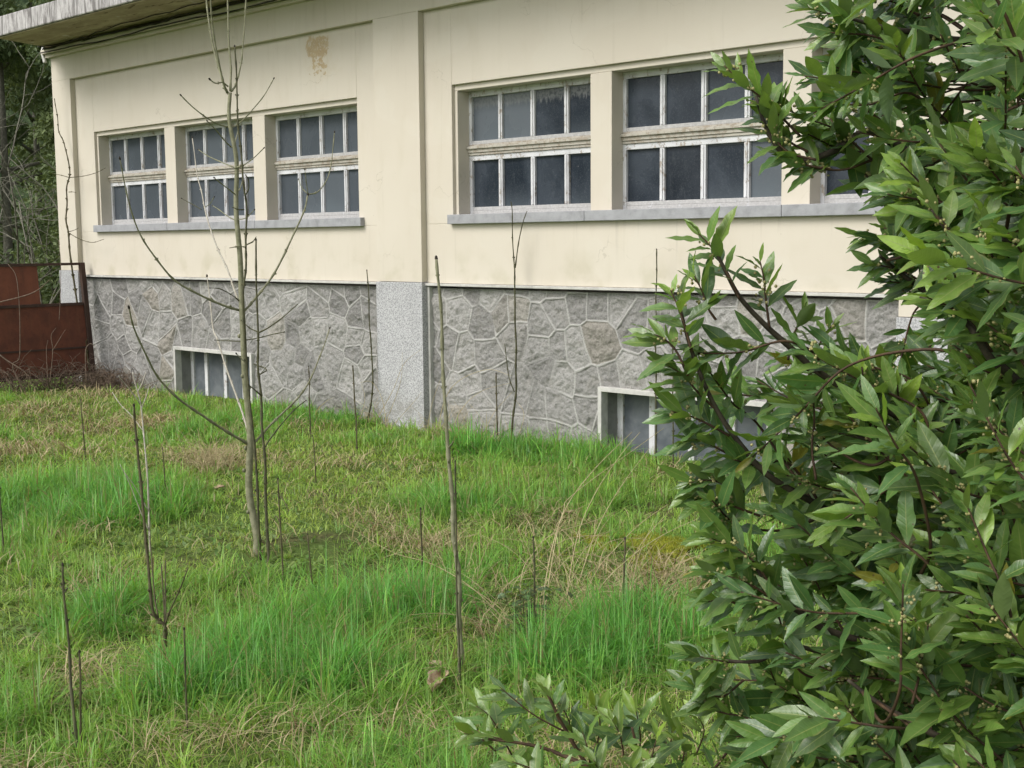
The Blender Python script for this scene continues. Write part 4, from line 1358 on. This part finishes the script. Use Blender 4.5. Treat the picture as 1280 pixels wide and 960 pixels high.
class Laurel:
    def __init__(s, base, label, name='laurel_shrub', group=None):
        s.root = empty(name, base)
        tag(s.root, label, 'shrub', group)
        s.st = dict(v=[], c=[], u=[])
        s.limbs = MB()
        s.twigs = MB()
        s.fl = MB()
        s.net = []
        s.nf = 0
    def limb(s, pts, r0, r1):
        P = spline(pts, max(14, 6*len(pts)))
        n = len(P)
        s.limbs.tube(P, [r0+(r1-r0)*i/(n-1) for i in range(n)], 7)
        s.net += [(p, r0+(r1-r0)*i/(n-1)) for i, p in enumerate(P)]
        return P
    def shoot(s, pts, size=0.085, young=0.3, nl=None, flower=0.6, leafy=0.75, r0=0.0027):
        NS = 26
        P = spline(pts, NS)
        L = np.cumsum([0]+[np.linalg.norm(b-a) for a, b in zip(P[:-1], P[1:])])
        tot = L[-1]
        s.twigs.tube(P, [r0*(1-0.55*i/26) for i in range(27)], 5)
        nl = int(1.25*nl) if nl else max(10, int(tot*leafy/0.0102))
        a0 = random.uniform(0, 6.28)
        for k in range(nl):
            f = 1-leafy*(1-(k+0.5)/nl)**1.05
            dist = f*tot
            j = min(25, int(np.searchsorted(L, dist))-1) if dist > 0 else 0
            j = max(0, j)
            p = P[j]+(P[j+1]-P[j])*((dist-L[j])/max(1e-6, L[j+1]-L[j]))
            ax = nrm(P[min(26, j+2)]-P[max(0, j-1)])
            e1 = nrm(np.cross(ax, UPV+0.01*RH))
            e2 = np.cross(e1, ax)
            a = a0+k*2.39996+random.gauss(0, 0.25)
            rad = e1*math.cos(a)+e2*math.sin(a)
            g = (1-f)/leafy                    # 0 at the tip
            th = math.radians(24+38*min(1, g*1.5)+random.gauss(0, 9))
            d = ax*math.cos(th)+rad*math.sin(th)+UPV*random.uniform(-0.22, 0.16)-RH*random.uniform(0.0, 0.35)
            # leaves turn their upper side to the sky
            nv = ax*0.55+UPV*0.55-FH*0.45-rad*0.15+np.array([random.gauss(0, 0.22) for _ in range(3)])
            ln = 0.92*size*random.uniform(0.6, 1.28)*(0.62+0.45*min(1, g*2.5))
            y_ = max(0, min(1, young*(1.35-1.2*g)+random.gauss(0, 0.2)))
            c = np.array((0.074, 0.155, 0.043))*(1-y_)+np.array((0.230, 0.340, 0.050))*y_
            c = c*random.uniform(0.75, 1.3)
            if random.random() < 0.012:
                c = np.array((0.21, 0.20, 0.03))
            leaf_mesh(p, d, nv, ln, ln*random.uniform(0.25, 0.35), c, random.uniform(-0.05, 0.45), random.uniform(0.0, 0.45), random.uniform(0.03, 0.11), s.st, random.uniform(0, 6))
            if random.random() < flower*0.6 and 0.05 < g < 0.85:
                for _ in range(random.randint(2, 6)):
                    o = p+rad*random.uniform(0.004, 0.018)+ax*random.uniform(-0.006, 0.010)+e1*random.gauss(0, 0.004)+e2*random.gauss(0, 0.004)
                    s.fl.blob(o, random.uniform(0.0022, 0.0036), ax, 1.0, 5, 3)
                    s.nf += 1
    def nearest(s, p, d):
        best, bd, br = None, 9e9, 0.005
        for q, r in s.net:
            dd = np.linalg.norm(q-p)+(1.2*max(0, q[2]-p[2]-0.02))+0.5*max(0, -(q-p)@RH)+2.0*max(0, 0.05-(p-q)@d)
            if dd < bd:
                best, bd, br = q, dd, r
        return best, br
    def hang(s, tip, d, L, size, young, nl=None, bendup=0.25, flower=0.6, link_=True):
        d = nrm(d)
        b = tip-d*L
        mid = tip-d*L*0.5-UPV*L*bendup*0.35
        b = b-UPV*L*bendup*0.25
        pre, pl = [], 0.0
        if link_ and s.net:
            q, r = s.nearest(b, d)
            gapd = np.linalg.norm(q-b)
            if gapd < 0.9:
                ctl = b-nrm(mid-b)*min(0.09, 0.33*gapd)
                pre = [q, q*0.4+ctl*0.6-UPV*0.01]
                pl = gapd
        s.shoot(pre+[b, mid, tip], size, young, nl, flower, min(0.85, 0.86*L/(L+pl)), 0.0027 if not pre else 0.0034)
    def finish(s, merge=False):
        if merge:                      # on a small plant stem and twigs are one piece
            k = len(s.twigs.v)
            s.twigs.v += s.limbs.v
            s.twigs.f += [tuple(i+k for i in f) for f in s.limbs.f]
        else:
            s.limbs.build('branch', M['laurelbark'], s.root, True)
        s.twigs.build('branch' if merge else 'twig', M['twig'], s.root, True)
        leaves_build(s.st, 'foliage', s.root)
        o = s.fl.build('flower_bud', M['flower'], s.root, True)
        o['kind'] = 'stuff'

def inpoly(px, py, poly):
    c = False
    j = len(poly)-1
    for i in range(len(poly)):
        xi, yi = poly[i]
        xj, yj = poly[j]
        if (yi > py) != (yj > py) and px < (xj-xi)*(py-yi)/(yj-yi)+xi:
            c = not c
        j = i
    return c

tb = CAMP+FH*2.75+RH*1.42
tb[2] = GZ
LA = Laurel(tb, 'big glossy laurel bush filling the right side of the yard', group=None)
# stems from the foot
crown = tb+np.array([0, 0, 0.5])
def TB(dz, dr=0.0, df=0.0):
    return tb+UPV*dz+RH*dr+FH*df
LA.limb([TB(-0.05), TB(0.5, 0.02), TB(1.1, 0.05, 0.05), TB(1.7, 0.02), TB(2.3, 0.05, -0.1)], 0.032, 0.012)
LA.limb([TB(-0.05, -0.05), TB(0.4, -0.12, -0.1), TB(0.9, -0.10, -0.35), TB(1.5, -0.15, -0.5), TB(2.0, -0.2, -0.55)], 0.026, 0.010)
LA.limb([TB(-0.05, 0.05, 0.1), TB(0.5, 0.0, 0.35), TB(1.2, -0.05, 0.45), TB(1.9, -0.1, 0.5)], 0.026, 0.010)
# the limbs one sees
L1 = LA.limb([TB(0.35), at(1290, 742, 2.6), at(1170, 694, 2.55), at(1100, 672, 2.5), at(1020, 630, 2.45), at(960, 594, 2.4), at(925, 555, 2.38), at(892, 505, 2.36), at(865, 440, 2.35), at(850, 385, 2.33)], 0.010, 0.003)
L2 = LA.limb([TB(0.65, 0, -0.1), at(1250, 560, 2.5), at(1120, 520, 2.45), at(1030, 470, 2.45), at(985, 432, 2.42), at(955, 405, 2.4), at(925, 372, 2.38), at(905, 335, 2.36), at(893, 312, 2.35)], 0.009, 0.003)
L3 = LA.limb([TB(0.2, -0.05), at(1290, 860, 2.4), at(1150, 822, 2.4), at(1040, 790, 2.4), at(1000, 765, 2.38), at(970, 745, 2.36), at(945, 710, 2.35)], 0.012, 0.003)
L4 = LA.limb([TB(0.1, -0.05), at(1200, 940, 2.5), at(1080, 845, 2.5), at(990, 806, 2.5), at(950, 826, 2.5), at(905, 826, 2.5)], 0.0065, 0.003)
L5 = LA.limb([TB(1.3, 0, 0.1), at(1290, 260, 2.5), at(1190, 225, 2.45), at(1110, 175, 2.45), at(1080, 165, 2.42), at(1040, 190, 2.4), at(990, 200, 2.38), at(960, 165, 2.36), at(945, 120, 2.35)], 0.012, 0.003)
L6 = LA.limb([TB(1.6, 0, 0.1), at(1290, 90, 2.5), at(1180, 48, 2.5), at(1110, 36, 2.45), at(1060, 22, 2.4)], 0.012, 0.003)
L7 = LA.limb([TB(1.2, 0, -0.2), at(1290, 330, 2.1), at(1240, 300, 2.08), at(1190, 290, 2.06), at(1165, 262, 2.05)], 0.009, 0.003)
L8 = LA.limb([TB(0.9, 0, -0.4), at(1290, 495, 2.05), at(1240, 450, 2.0), at(1205, 400, 2.0), at(1150, 370, 2.02)], 0.010, 0.003)
L9 = LA.limb([TB(1.0), at(1290, 420, 2.6), at(1190, 385, 2.6), at(1130, 345, 2.6), at(1100, 320, 2.55)], 0.009, 0.003)
L10 = LA.limb([TB(0.05, -0.1), at(1290, 980, 2.2), at(1190, 930, 2.2), at(1100, 880, 2.2), at(1060, 850, 2.2)], 0.010, 0.003)
LA.limb([TB(0.5), at(1260, 640, 2.35), at(1190, 590, 2.3), at(1120, 560, 2.3), at(1050, 540, 2.3)], 0.010, 0.003)
LA.limb([TB(0.3), at(1250, 780, 2.2), at(1190, 740, 2.15), at(1150, 720, 2.15)], 0.009, 0.003)

def px_shoot(pix, dep, size, young, nl=None, flower=0.8, leafy=0.8, L=LA):
    n = len(pix)
    L.shoot([at(px, py, dep if not hasattr(dep, '__len__') else dep[0]+(dep[1]-dep[0])*i/(n-1)) for i, (px, py) in enumerate(pix)], size, young, nl, flower, leafy)
# tips that stand free against the wall and the lawn
px_shoot([(925, 375), (905, 335), (890, 310), (873, 292)], 2.36, 0.082, 0.35, 12)
px_shoot([(962, 410), (958, 380), (955, 350), (950, 326)], 2.40, 0.070, 0.45, 11, 1.0)
px_shoot([(865, 440), (855, 405), (848, 385), (838, 362)], 2.33, 0.088, 0.5, 11)
px_shoot([(895, 400), (885, 385), (878, 365), (868, 345)], 2.36, 0.075, 0.4, 9)
px_shoot([(860, 470), (846, 440), (832, 425), (818, 418)], 2.33, 0.082, 0.4, 9)
px_shoot([(985, 450), (990, 425), (998, 405), (1008, 388)], 2.42, 0.068, 0.4, 9)
px_shoot([(1015, 450), (1030, 420), (1042, 405)], 2.5, 0.07, 0.4, 9)
px_shoot([(893, 510), (872, 490), (855, 470), (832, 455)], 2.36, 0.085, 0.35, 12)
px_shoot([(912, 545), (885, 530), (862, 520), (838, 514)], 2.38, 0.088, 0.3, 12, 1.0)
px_shoot([(925, 575), (900, 562), (880, 552), (858, 548)], 2.4, 0.085, 0.3, 11, 1.0)
px_shoot([(930, 615), (905, 605), (885, 600), (860, 604)], 2.42, 0.085, 0.2, 12)
px_shoot([(950, 645), (915, 632), (890, 622), (868, 625)], 2.42, 0.085, 0.2, 12)
px_shoot([(965, 735), (945, 705), (920, 685), (888, 672)], 2.34, 0.092, 0.4, 14, 1.0)
px_shoot([(975, 755), (945, 735), (915, 722), (880, 715)], 2.34, 0.095, 0.3, 14, 1.0)
px_shoot([(940, 765), (920, 755), (905, 748), (885, 752)], 2.4, 0.085, 0.2, 10)
px_shoot([(945, 826), (915, 828), (890, 824), (862, 818)], 2.5, 0.085, 0.2, 12)
px_shoot([(930, 850), (905, 870), (890, 868), (868, 858)], 2.5, 0.085, 0.2, 10)
px_shoot([(955, 905), (925, 895), (900, 890), (880, 880)], 2.5, 0.085, 0.25, 12)
px_shoot([(1020, 200), (985, 190), (965, 165), (955, 120)], 2.36, 0.078, 0.4, 16)
px_shoot([(1000, 170), (960, 130), (930, 105), (905, 82)], 2.36, 0.080, 0.4, 14)
px_shoot([(1010, 190), (985, 175), (975, 150), (968, 130)], 2.38, 0.08, 0.3, 10)
px_shoot([(1090, 200), (1050, 165), (1015, 150), (985, 138)], 2.4, 0.085, 0.3, 14)
px_shoot([(1040, 212), (1015, 208), (995, 203), (975, 190)], 2.38, 0.07, 0.3, 9)
px_shoot([(1090, 200), (1055, 212), (1020, 210), (992, 200)], 2.4, 0.068, 0.4, 8, 0.8, 0.5)
px_shoot([(1100, 150), (1060, 120), (1030, 100), (1005, 95)], 2.45, 0.085, 0.2, 13)
px_shoot([(1110, 38), (1070, 25), (1040, 18), (1010, 10)], 2.45, 0.085, 0.2, 14)
px_shoot([(1130, 60), (1090, 45), (1055, 42), (1030, 40)], 2.45, 0.085, 0.2, 12)
px_shoot([(1160, 90), (1120, 75), (1080, 70), (1050, 72)], 2.5, 0.085, 0.15, 12)
px_shoot([(1150, 20), (1110, 0), (1070, -10), (1030, -12)], 2.5, 0.085, 0.2, 13)
px_shoot([(1215, 330), (1190, 292), (1172, 272), (1158, 250)], 2.05, 0.082, 0.75, 11, 1.0)
px_shoot([(1260, 350), (1240, 320), (1232, 300), (1235, 270)], 2.0, 0.09, 0.7, 9)
px_shoot([(1150, 330), (1120, 305), (1100, 300), (1075, 296)], 2.6, 0.085, 0.25, 12)
px_shoot([(1170, 365), (1140, 345), (1115, 335), (1090, 330)], 2.6, 0.08, 0.2, 12)
px_shoot([(1190, 380), (1160, 362), (1135, 355), (1112, 352)], 2.62, 0.085, 0.15, 12)
px_shoot([(1240, 440), (1215, 405), (1190, 385), (1160, 372)], 2.0, 0.085, 0.5, 10)
px_shoot([(1290, 470), (1262, 430), (1240, 410), (1222, 395)], 1.95, 0.085, 0.7, 9)
px_shoot([(1020, 600), (1015, 560), (1018, 520), (1015, 490)], 2.3, 0.09, 0.4, 13, 1.0)
px_shoot([(1140, 880), (1150, 840), (1155, 815), (1160, 780)], 2.05, 0.095, 0.6, 16, 1.0)
px_shoot([(1230, 770), (1205, 735), (1190, 705), (1175, 690)], 2.1, 0.09, 0.4, 12, 1.0)
# the body of the bush
PU = [(1045, 0), (1030, 60), (1010, 110), (1010, 195), (1075, 235), (1100, 285), (1120, 330), (1160, 370), (1165, 430), (1300, 430), (1300, -40), (1045, -40)]
PM = [(870, 430), (940, 425), (1040, 430), (1160, 425), (1300, 420), (1300, 990), (905, 990), (880, 850), (905, 770), (890, 700), (880, 640), (890, 590), (868, 520)]
def fill(poly, n, dlo, dhi, ang0, angs, size, young, seed, weight=None):
    R_ = random.Random(seed)
    xs = [p[0] for p in poly]
    ys = [p[1] for p in poly]
    k = 0
    while k < n:
        px, py = R_.uniform(min(xs), max(xs)), R_.uniform(min(ys), max(ys))
        if not inpoly(px, py, poly):
            continue
        if weight and R_.random() > weight(px, py):
            continue
        k += 1
        dep = R_.uniform(dlo, dhi)
        tip = at(px, py, dep)
        a = math.radians(R_.gauss(ang0, angs))
        d = RH*math.cos(a)+UPV*math.sin(a)+FH*R_.gauss(-0.15, 0.45)
        LA.hang(tip, d, R_.uniform(0.13, 0.26), size*R_.uniform(0.9, 1.1), max(0.0, young+R_.gauss(0, 0.17)), None, R_.uniform(0.0, 0.4))
def gapU(px, py):         # the wall shows through the middle of the upper crown
    g = math.exp(-((px-1165)/45)**2-((py-70)/40)**2)+math.exp(-((px-1160)/40)**2-((py-150)/45)**2)+0.8*math.exp(-((px-1150)/35)**2-((py-225)/30)**2)
    return max(0.12, 1-0.9*g)*(0.5+0.5*min(1, (px-1000)/150))
def wM(px, py):
    return (0.35+0.65*min(1, max(0, (px-870)/150)))*(0.6 if px < 960 and py < 590 else 1.0)
fill(PU, 96, 2.25, 2.75, 176, 20, 0.085, 0.15, 1, gapU)
fill(PU, 30, 1.85, 2.25, 155, 25, 0.095, 0.35, 2, lambda a, b: gapU(a, b)*(0.15+0.85*min(1, max(0, (a-1080)/160))))
fill(PM, 185, 2.3, 2.9, 168, 26, 0.088, 0.12, 3, wM)
fill(PM, 66, 1.95, 2.35, 145, 28, 0.088, 0.35, 4, lambda a, b: max(0, (a-960)/260))
fill([(1100, 420), (1300, 420), (1300, 990), (980, 990)], 80, 2.5, 3.2, 150, 40, 0.09, 0.08, 5)
LA.finish()

# the low laurel at the bottom edge
lb = on_ground(800, 1010)
lb[2] = float(ground_z(lb[0], lb[1]))
LB = Laurel(lb, 'low young laurel with pale leaves at the bottom edge of the lawn')
dB = 3.3
def LBp(px, py, dd=0.0):
    return at(px, py+14, dB+dd)
LB.limb([lb-UPV*0.03, LBp(790, 990), LBp(740, 950), LBp(705, 895), LBp(690, 865), LBp(680, 845)], 0.008, 0.003)
LB.limb([lb-UPV*0.03, LBp(760, 960), LBp(690, 925), LBp(650, 915), LBp(610, 910)], 0.007, 0.003)
LB.limb([lb-UPV*0.03, LBp(800, 970), LBp(795, 920), LBp(790, 895)], 0.007, 0.003)
LB.limb([lb-UPV*0.03, LBp(860, 980), LBp(890, 950), LBp(910, 925)], 0.007, 0.003)
for pix, dd, yg in (([(700, 890), (690, 866), (682, 845)], 0, 0.5), ([(705, 900), (668, 880), (640, 858), (625, 845)], 0.05, 0.35),
                ([(690, 925), (650, 915), (620, 908), (600, 905)], 0, 0.3), ([(720, 930), (712, 890), (700, 865)], 0.1, 0.4),
                ([(780, 930), (775, 905), (765, 885)], 0.0, 0.55), ([(800, 930), (800, 900), (795, 875)], 0.1, 0.4),
                ([(740, 960), (735, 925), (728, 900)], -0.1, 0.4), ([(850, 950), (855, 925), (850, 905)], 0.0, 0.5),
                ([(880, 960), (905, 930), (915, 900)], 0.0, 0.4), ([(690, 960), (660, 945), (640, 938)], -0.1, 0.3),
                ([(820, 970), (815, 935), (822, 905)], -0.1, 0.5), ([(760, 990), (750, 955), (742, 935)], -0.15, 0.5), ([(910, 985), (930, 955), (940, 930)], 0, 0.4),
                ([(680, 990), (670, 965), (655, 955)], -0.15, 0.6), ([(640, 930), (615, 885), (595, 868)], 0.1, 0.4), ([(745, 925), (750, 890), (742, 862)], 0.15, 0.4), ([(830, 940), (840, 905), (835, 880)], 0.1, 0.4), ([(870, 930), (880, 900), (872, 880)], 0.1, 0.5), ([(720, 985), (705, 960), (700, 940)], -0.2, 0.6), ([(860, 990), (850, 965), (860, 945)], -0.15, 0.6), ([(620, 925), (595, 905), (580, 903)], 0.05, 0.3), ([(790, 1000), (785, 965), (790, 945)], -0.2, 0.5)):
    LB.shoot([LBp(px, py, dd) for px, py in pix], 0.092, yg+0.05, 8, 0.2, 0.9)
LB.finish(True)

# small weed plant with round leaves
wp = on_ground(655, 790)
wp[2] = float(ground_z(wp[0], wp[1]))
WP = empty('weed_plant', wp)
tag(WP, 'small weed with round dark leaves among the dry stalks', 'weed')
ws = dict(v=[], c=[], u=[])
wst = MB()
for k in range(95):
    a = random.uniform(0, 6.28)
    r_ = abs(random.gauss(0, 0.075))
    hh = random.uniform(0.04, 0.22)
    p = wp+np.array([math.cos(a)*r_, math.sin(a)*r_, hh])
    if k % 4 == 0:
        wst.tube([wp+np.array([math.cos(a)*r_*0.3, math.sin(a)*r_*0.3, -0.01]), p-UPV*0.01, p], [0.0016, 0.0014, 0.001], 4)
    dd = np.array([math.cos(a+random.gauss(0, 0.5)), math.sin(a+random.gauss(0, 0.5)), random.uniform(-0.3, 0.3)])
    leaf_mesh(p, dd, UPV+np.array([random.gauss(0, 0.3), random.gauss(0, 0.3), 0]), random.uniform(0.030, 0.048), random.uniform(0.022, 0.034),
              np.array((0.055, 0.10, 0.03))*random.uniform(0.7, 1.4), 0.3, 0.2, 0.05, ws, 0)
wst.build('stem', M['stem2'], WP, True)
leaves_build(ws, 'foliage', WP)

# ------------------------------------------------------------------ trees behind the building
def mat_hill():
    t = NT('wooded_slope')
    p = t.geo()
    n = t.noise(p, 1.6, 7, 0.7)
    col = t.mix(t.ramp(n, 0.35, 0.7), (0.03, 0.05, 0.022), (0.10, 0.14, 0.06))
    return t.done(t.bsdf(col, 0.95, 0.1, t.bump(n, 1.0, 0.3)))
hx = np.linspace(-95, -24.5, 70)
hy = np.linspace(-45, 70, 90)
HX, HY = np.meshgrid(hx, hy)
HZ = GZ-0.4+(-24.5-HX)*0.62+(vnoise(HX, HY, 0.3, 61, 4)-0.5)*3.0*np.clip((-24.5-HX)/6, 0, 1)
ih = np.arange(HX.size).reshape(HX.shape)
qh = np.stack([ih[:-1, :-1], ih[:-1, 1:], ih[1:, 1:], ih[1:, :-1]], -1).reshape(-1, 4)
tag(np_mesh('hill', np.stack([HX, HY, HZ], -1).reshape(-1, 3), qh, mat_hill()), 'wooded slope rising behind the building', 'hill', kind='structure')
def leafcloud(n, centers, radii, size, cA, cB, seed):
    R_ = np.random.default_rng(seed)
    k = R_.integers(0, len(centers), n)
    dirs = R_.normal(size=(n, 3))
    dirs /= np.linalg.norm(dirs, axis=1)[:, None]
    rr = R_.uniform(0.35, 1.0, n)**0.5
    P = centers[k]+dirs*(radii[k]*rr[:, None])
    d = R_.normal(size=(n, 3))+dirs*0.7+np.array([0, 0, -0.35])
    d /= np.linalg.norm(d, axis=1)[:, None]
    s_ = np.cross(d, R_.normal(size=(n, 3)))
    s_ /= np.linalg.norm(s_, axis=1)[:, None]
    L = size*R_.uniform(0.6, 1.4, n)[:, None]
    V = np.stack([P-s_*L*0.05, P+d*L*0.5-s_*L*0.20, P+d*L, P+d*L*0.5+s_*L*0.20], 1).reshape(-1, 3)
    q = np.arange(4*n).reshape(n, 4)
    t = np.clip(R_.uniform(0, 1, len(centers))[k]*0.7+R_.uniform(0, 1, n)*0.4, 0, 1)
    c = np.asarray(cA)[None]*(1-t)[:, None]+np.asarray(cB)[None]*t[:, None]
    return V, q, np.repeat(c, 4, 0)

def evergreen(label, x, y, H, R0, n, seed, size=0.13, cA=(0.065, 0.100, 0.045), cB=(0.19, 0.24, 0.10)):
    rr = random.Random(seed)
    T_ = empty('evergreen_tree', (x, y, GZ))
    tag(T_, label, 'tree', 'evergreens behind the building')
    m_ = MB()
    m_.tube(spline([(x, y, GZ-0.2), (x+0.1, y, GZ+H*0.4), (x-0.05, y+0.1, GZ+H*0.95)], 14), [0.10*(1-0.9*i/14) for i in range(15)], 8)
    C_, Rd = [], []
    for _ in range(46):
        f = rr.uniform(0.02, 1.0)
        rad = R0*(1-0.45*f)*math.sqrt(rr.uniform(0.15, 1))
        a = rr.uniform(0, 6.28)
        c = (x+rad*math.cos(a), y+rad*math.sin(a), GZ+0.3+f*(H-0.6))
        C_.append(c)
        q = rr.uniform(0.35, 0.75)
        Rd.append((q, q, q*rr.uniform(0.5, 0.8)))
        if _ % 3 == 0:
            m_.tube([(x, y, c[2]-0.35), ((x+c[0])/2, (y+c[1])/2, c[2]-0.15), c], [0.04, 0.025, 0.01], 5)
    m_.build('trunk', M['twiggrey'], T_, True)
    V, q, c = leafcloud(n, np.array(C_), np.array(Rd), size, cA, cB, seed)
    np_mesh('crown', V, q, M['foliage'], T_, {'col': c})
evergreen('dark ivy clad evergreen nearest the building corner', -17.6, 2.6, 7.2, 1.6, 60000, 5, 0.085)
evergreen('dense evergreen at the left edge behind the gate', -20.3, 1.9, 7.6, 1.9, 60000, 6, 0.09)
evergreen('lighter green tall evergreen showing above the roof end', -20.8, 6.5, 10.5, 2.6, 40000, 7, 0.13, (0.035, 0.07, 0.02), (0.12, 0.175, 0.06))
evergreen('shadowed evergreen farther back between the other evergreens', -23.5, 4.0, 8.5, 2.4, 36000, 8, 0.13)
evergreen('low bushy evergreen behind the gate gap', -16.6, 1.4, 2.6, 0.9, 24000, 9, 0.07)

def bare_shrub(label, x, y, H, n, seed, spread=0.5):
    rr = random.Random(seed)
    m_ = MB()
    def grow(p, d, L, r, lev):
        pts = [p]
        for k in range(6):
            d = nrm(d+np.array([rr.gauss(0, 0.16), rr.gauss(0, 0.16), rr.gauss(0.03, 0.1)]))
            pts.append(pts[-1]+d*L/6)
        m_.tube(pts, [r*(1-0.6*k/6) for k in range(7)], 4)
        if lev > 0:
            for _ in range(rr.randint(3, 5)):
                q = pts[rr.randint(2, 6)]
                grow(q, d*0.6+np.array([rr.gauss(0, 0.6), rr.gauss(0, 0.6), rr.gauss(0.1, 0.4)]), L*rr.uniform(0.4, 0.65), r*0.5, lev-1)
    for _ in range(n):
        a = rr.uniform(0, 6.28)
        grow(np.array([x+rr.gauss(0, 0.25), y+rr.gauss(0, 0.25), GZ-0.05]), np.array([math.cos(a)*spread, math.sin(a)*spread, 1.0]), H*rr.uniform(0.6, 1.0), 0.022, 2)
    tag(m_.build('bare_shrub', M['twiggrey'], None, True), label, 'shrub', 'leafless shrubs behind the gate')
bare_shrub('leafless grey shrub beside the building corner behind the gate', -16.3, 0.55, 3.2, 7, 21, 0.35)
bare_shrub('leafless grey shrub behind the upper gate sheet', -17.3, 0.3, 3.0, 7, 22, 0.5)
bare_shrub('tangled bare shrub at the far left before the evergreens', -17.9, -0.5, 2.6, 6, 23, 0.6)
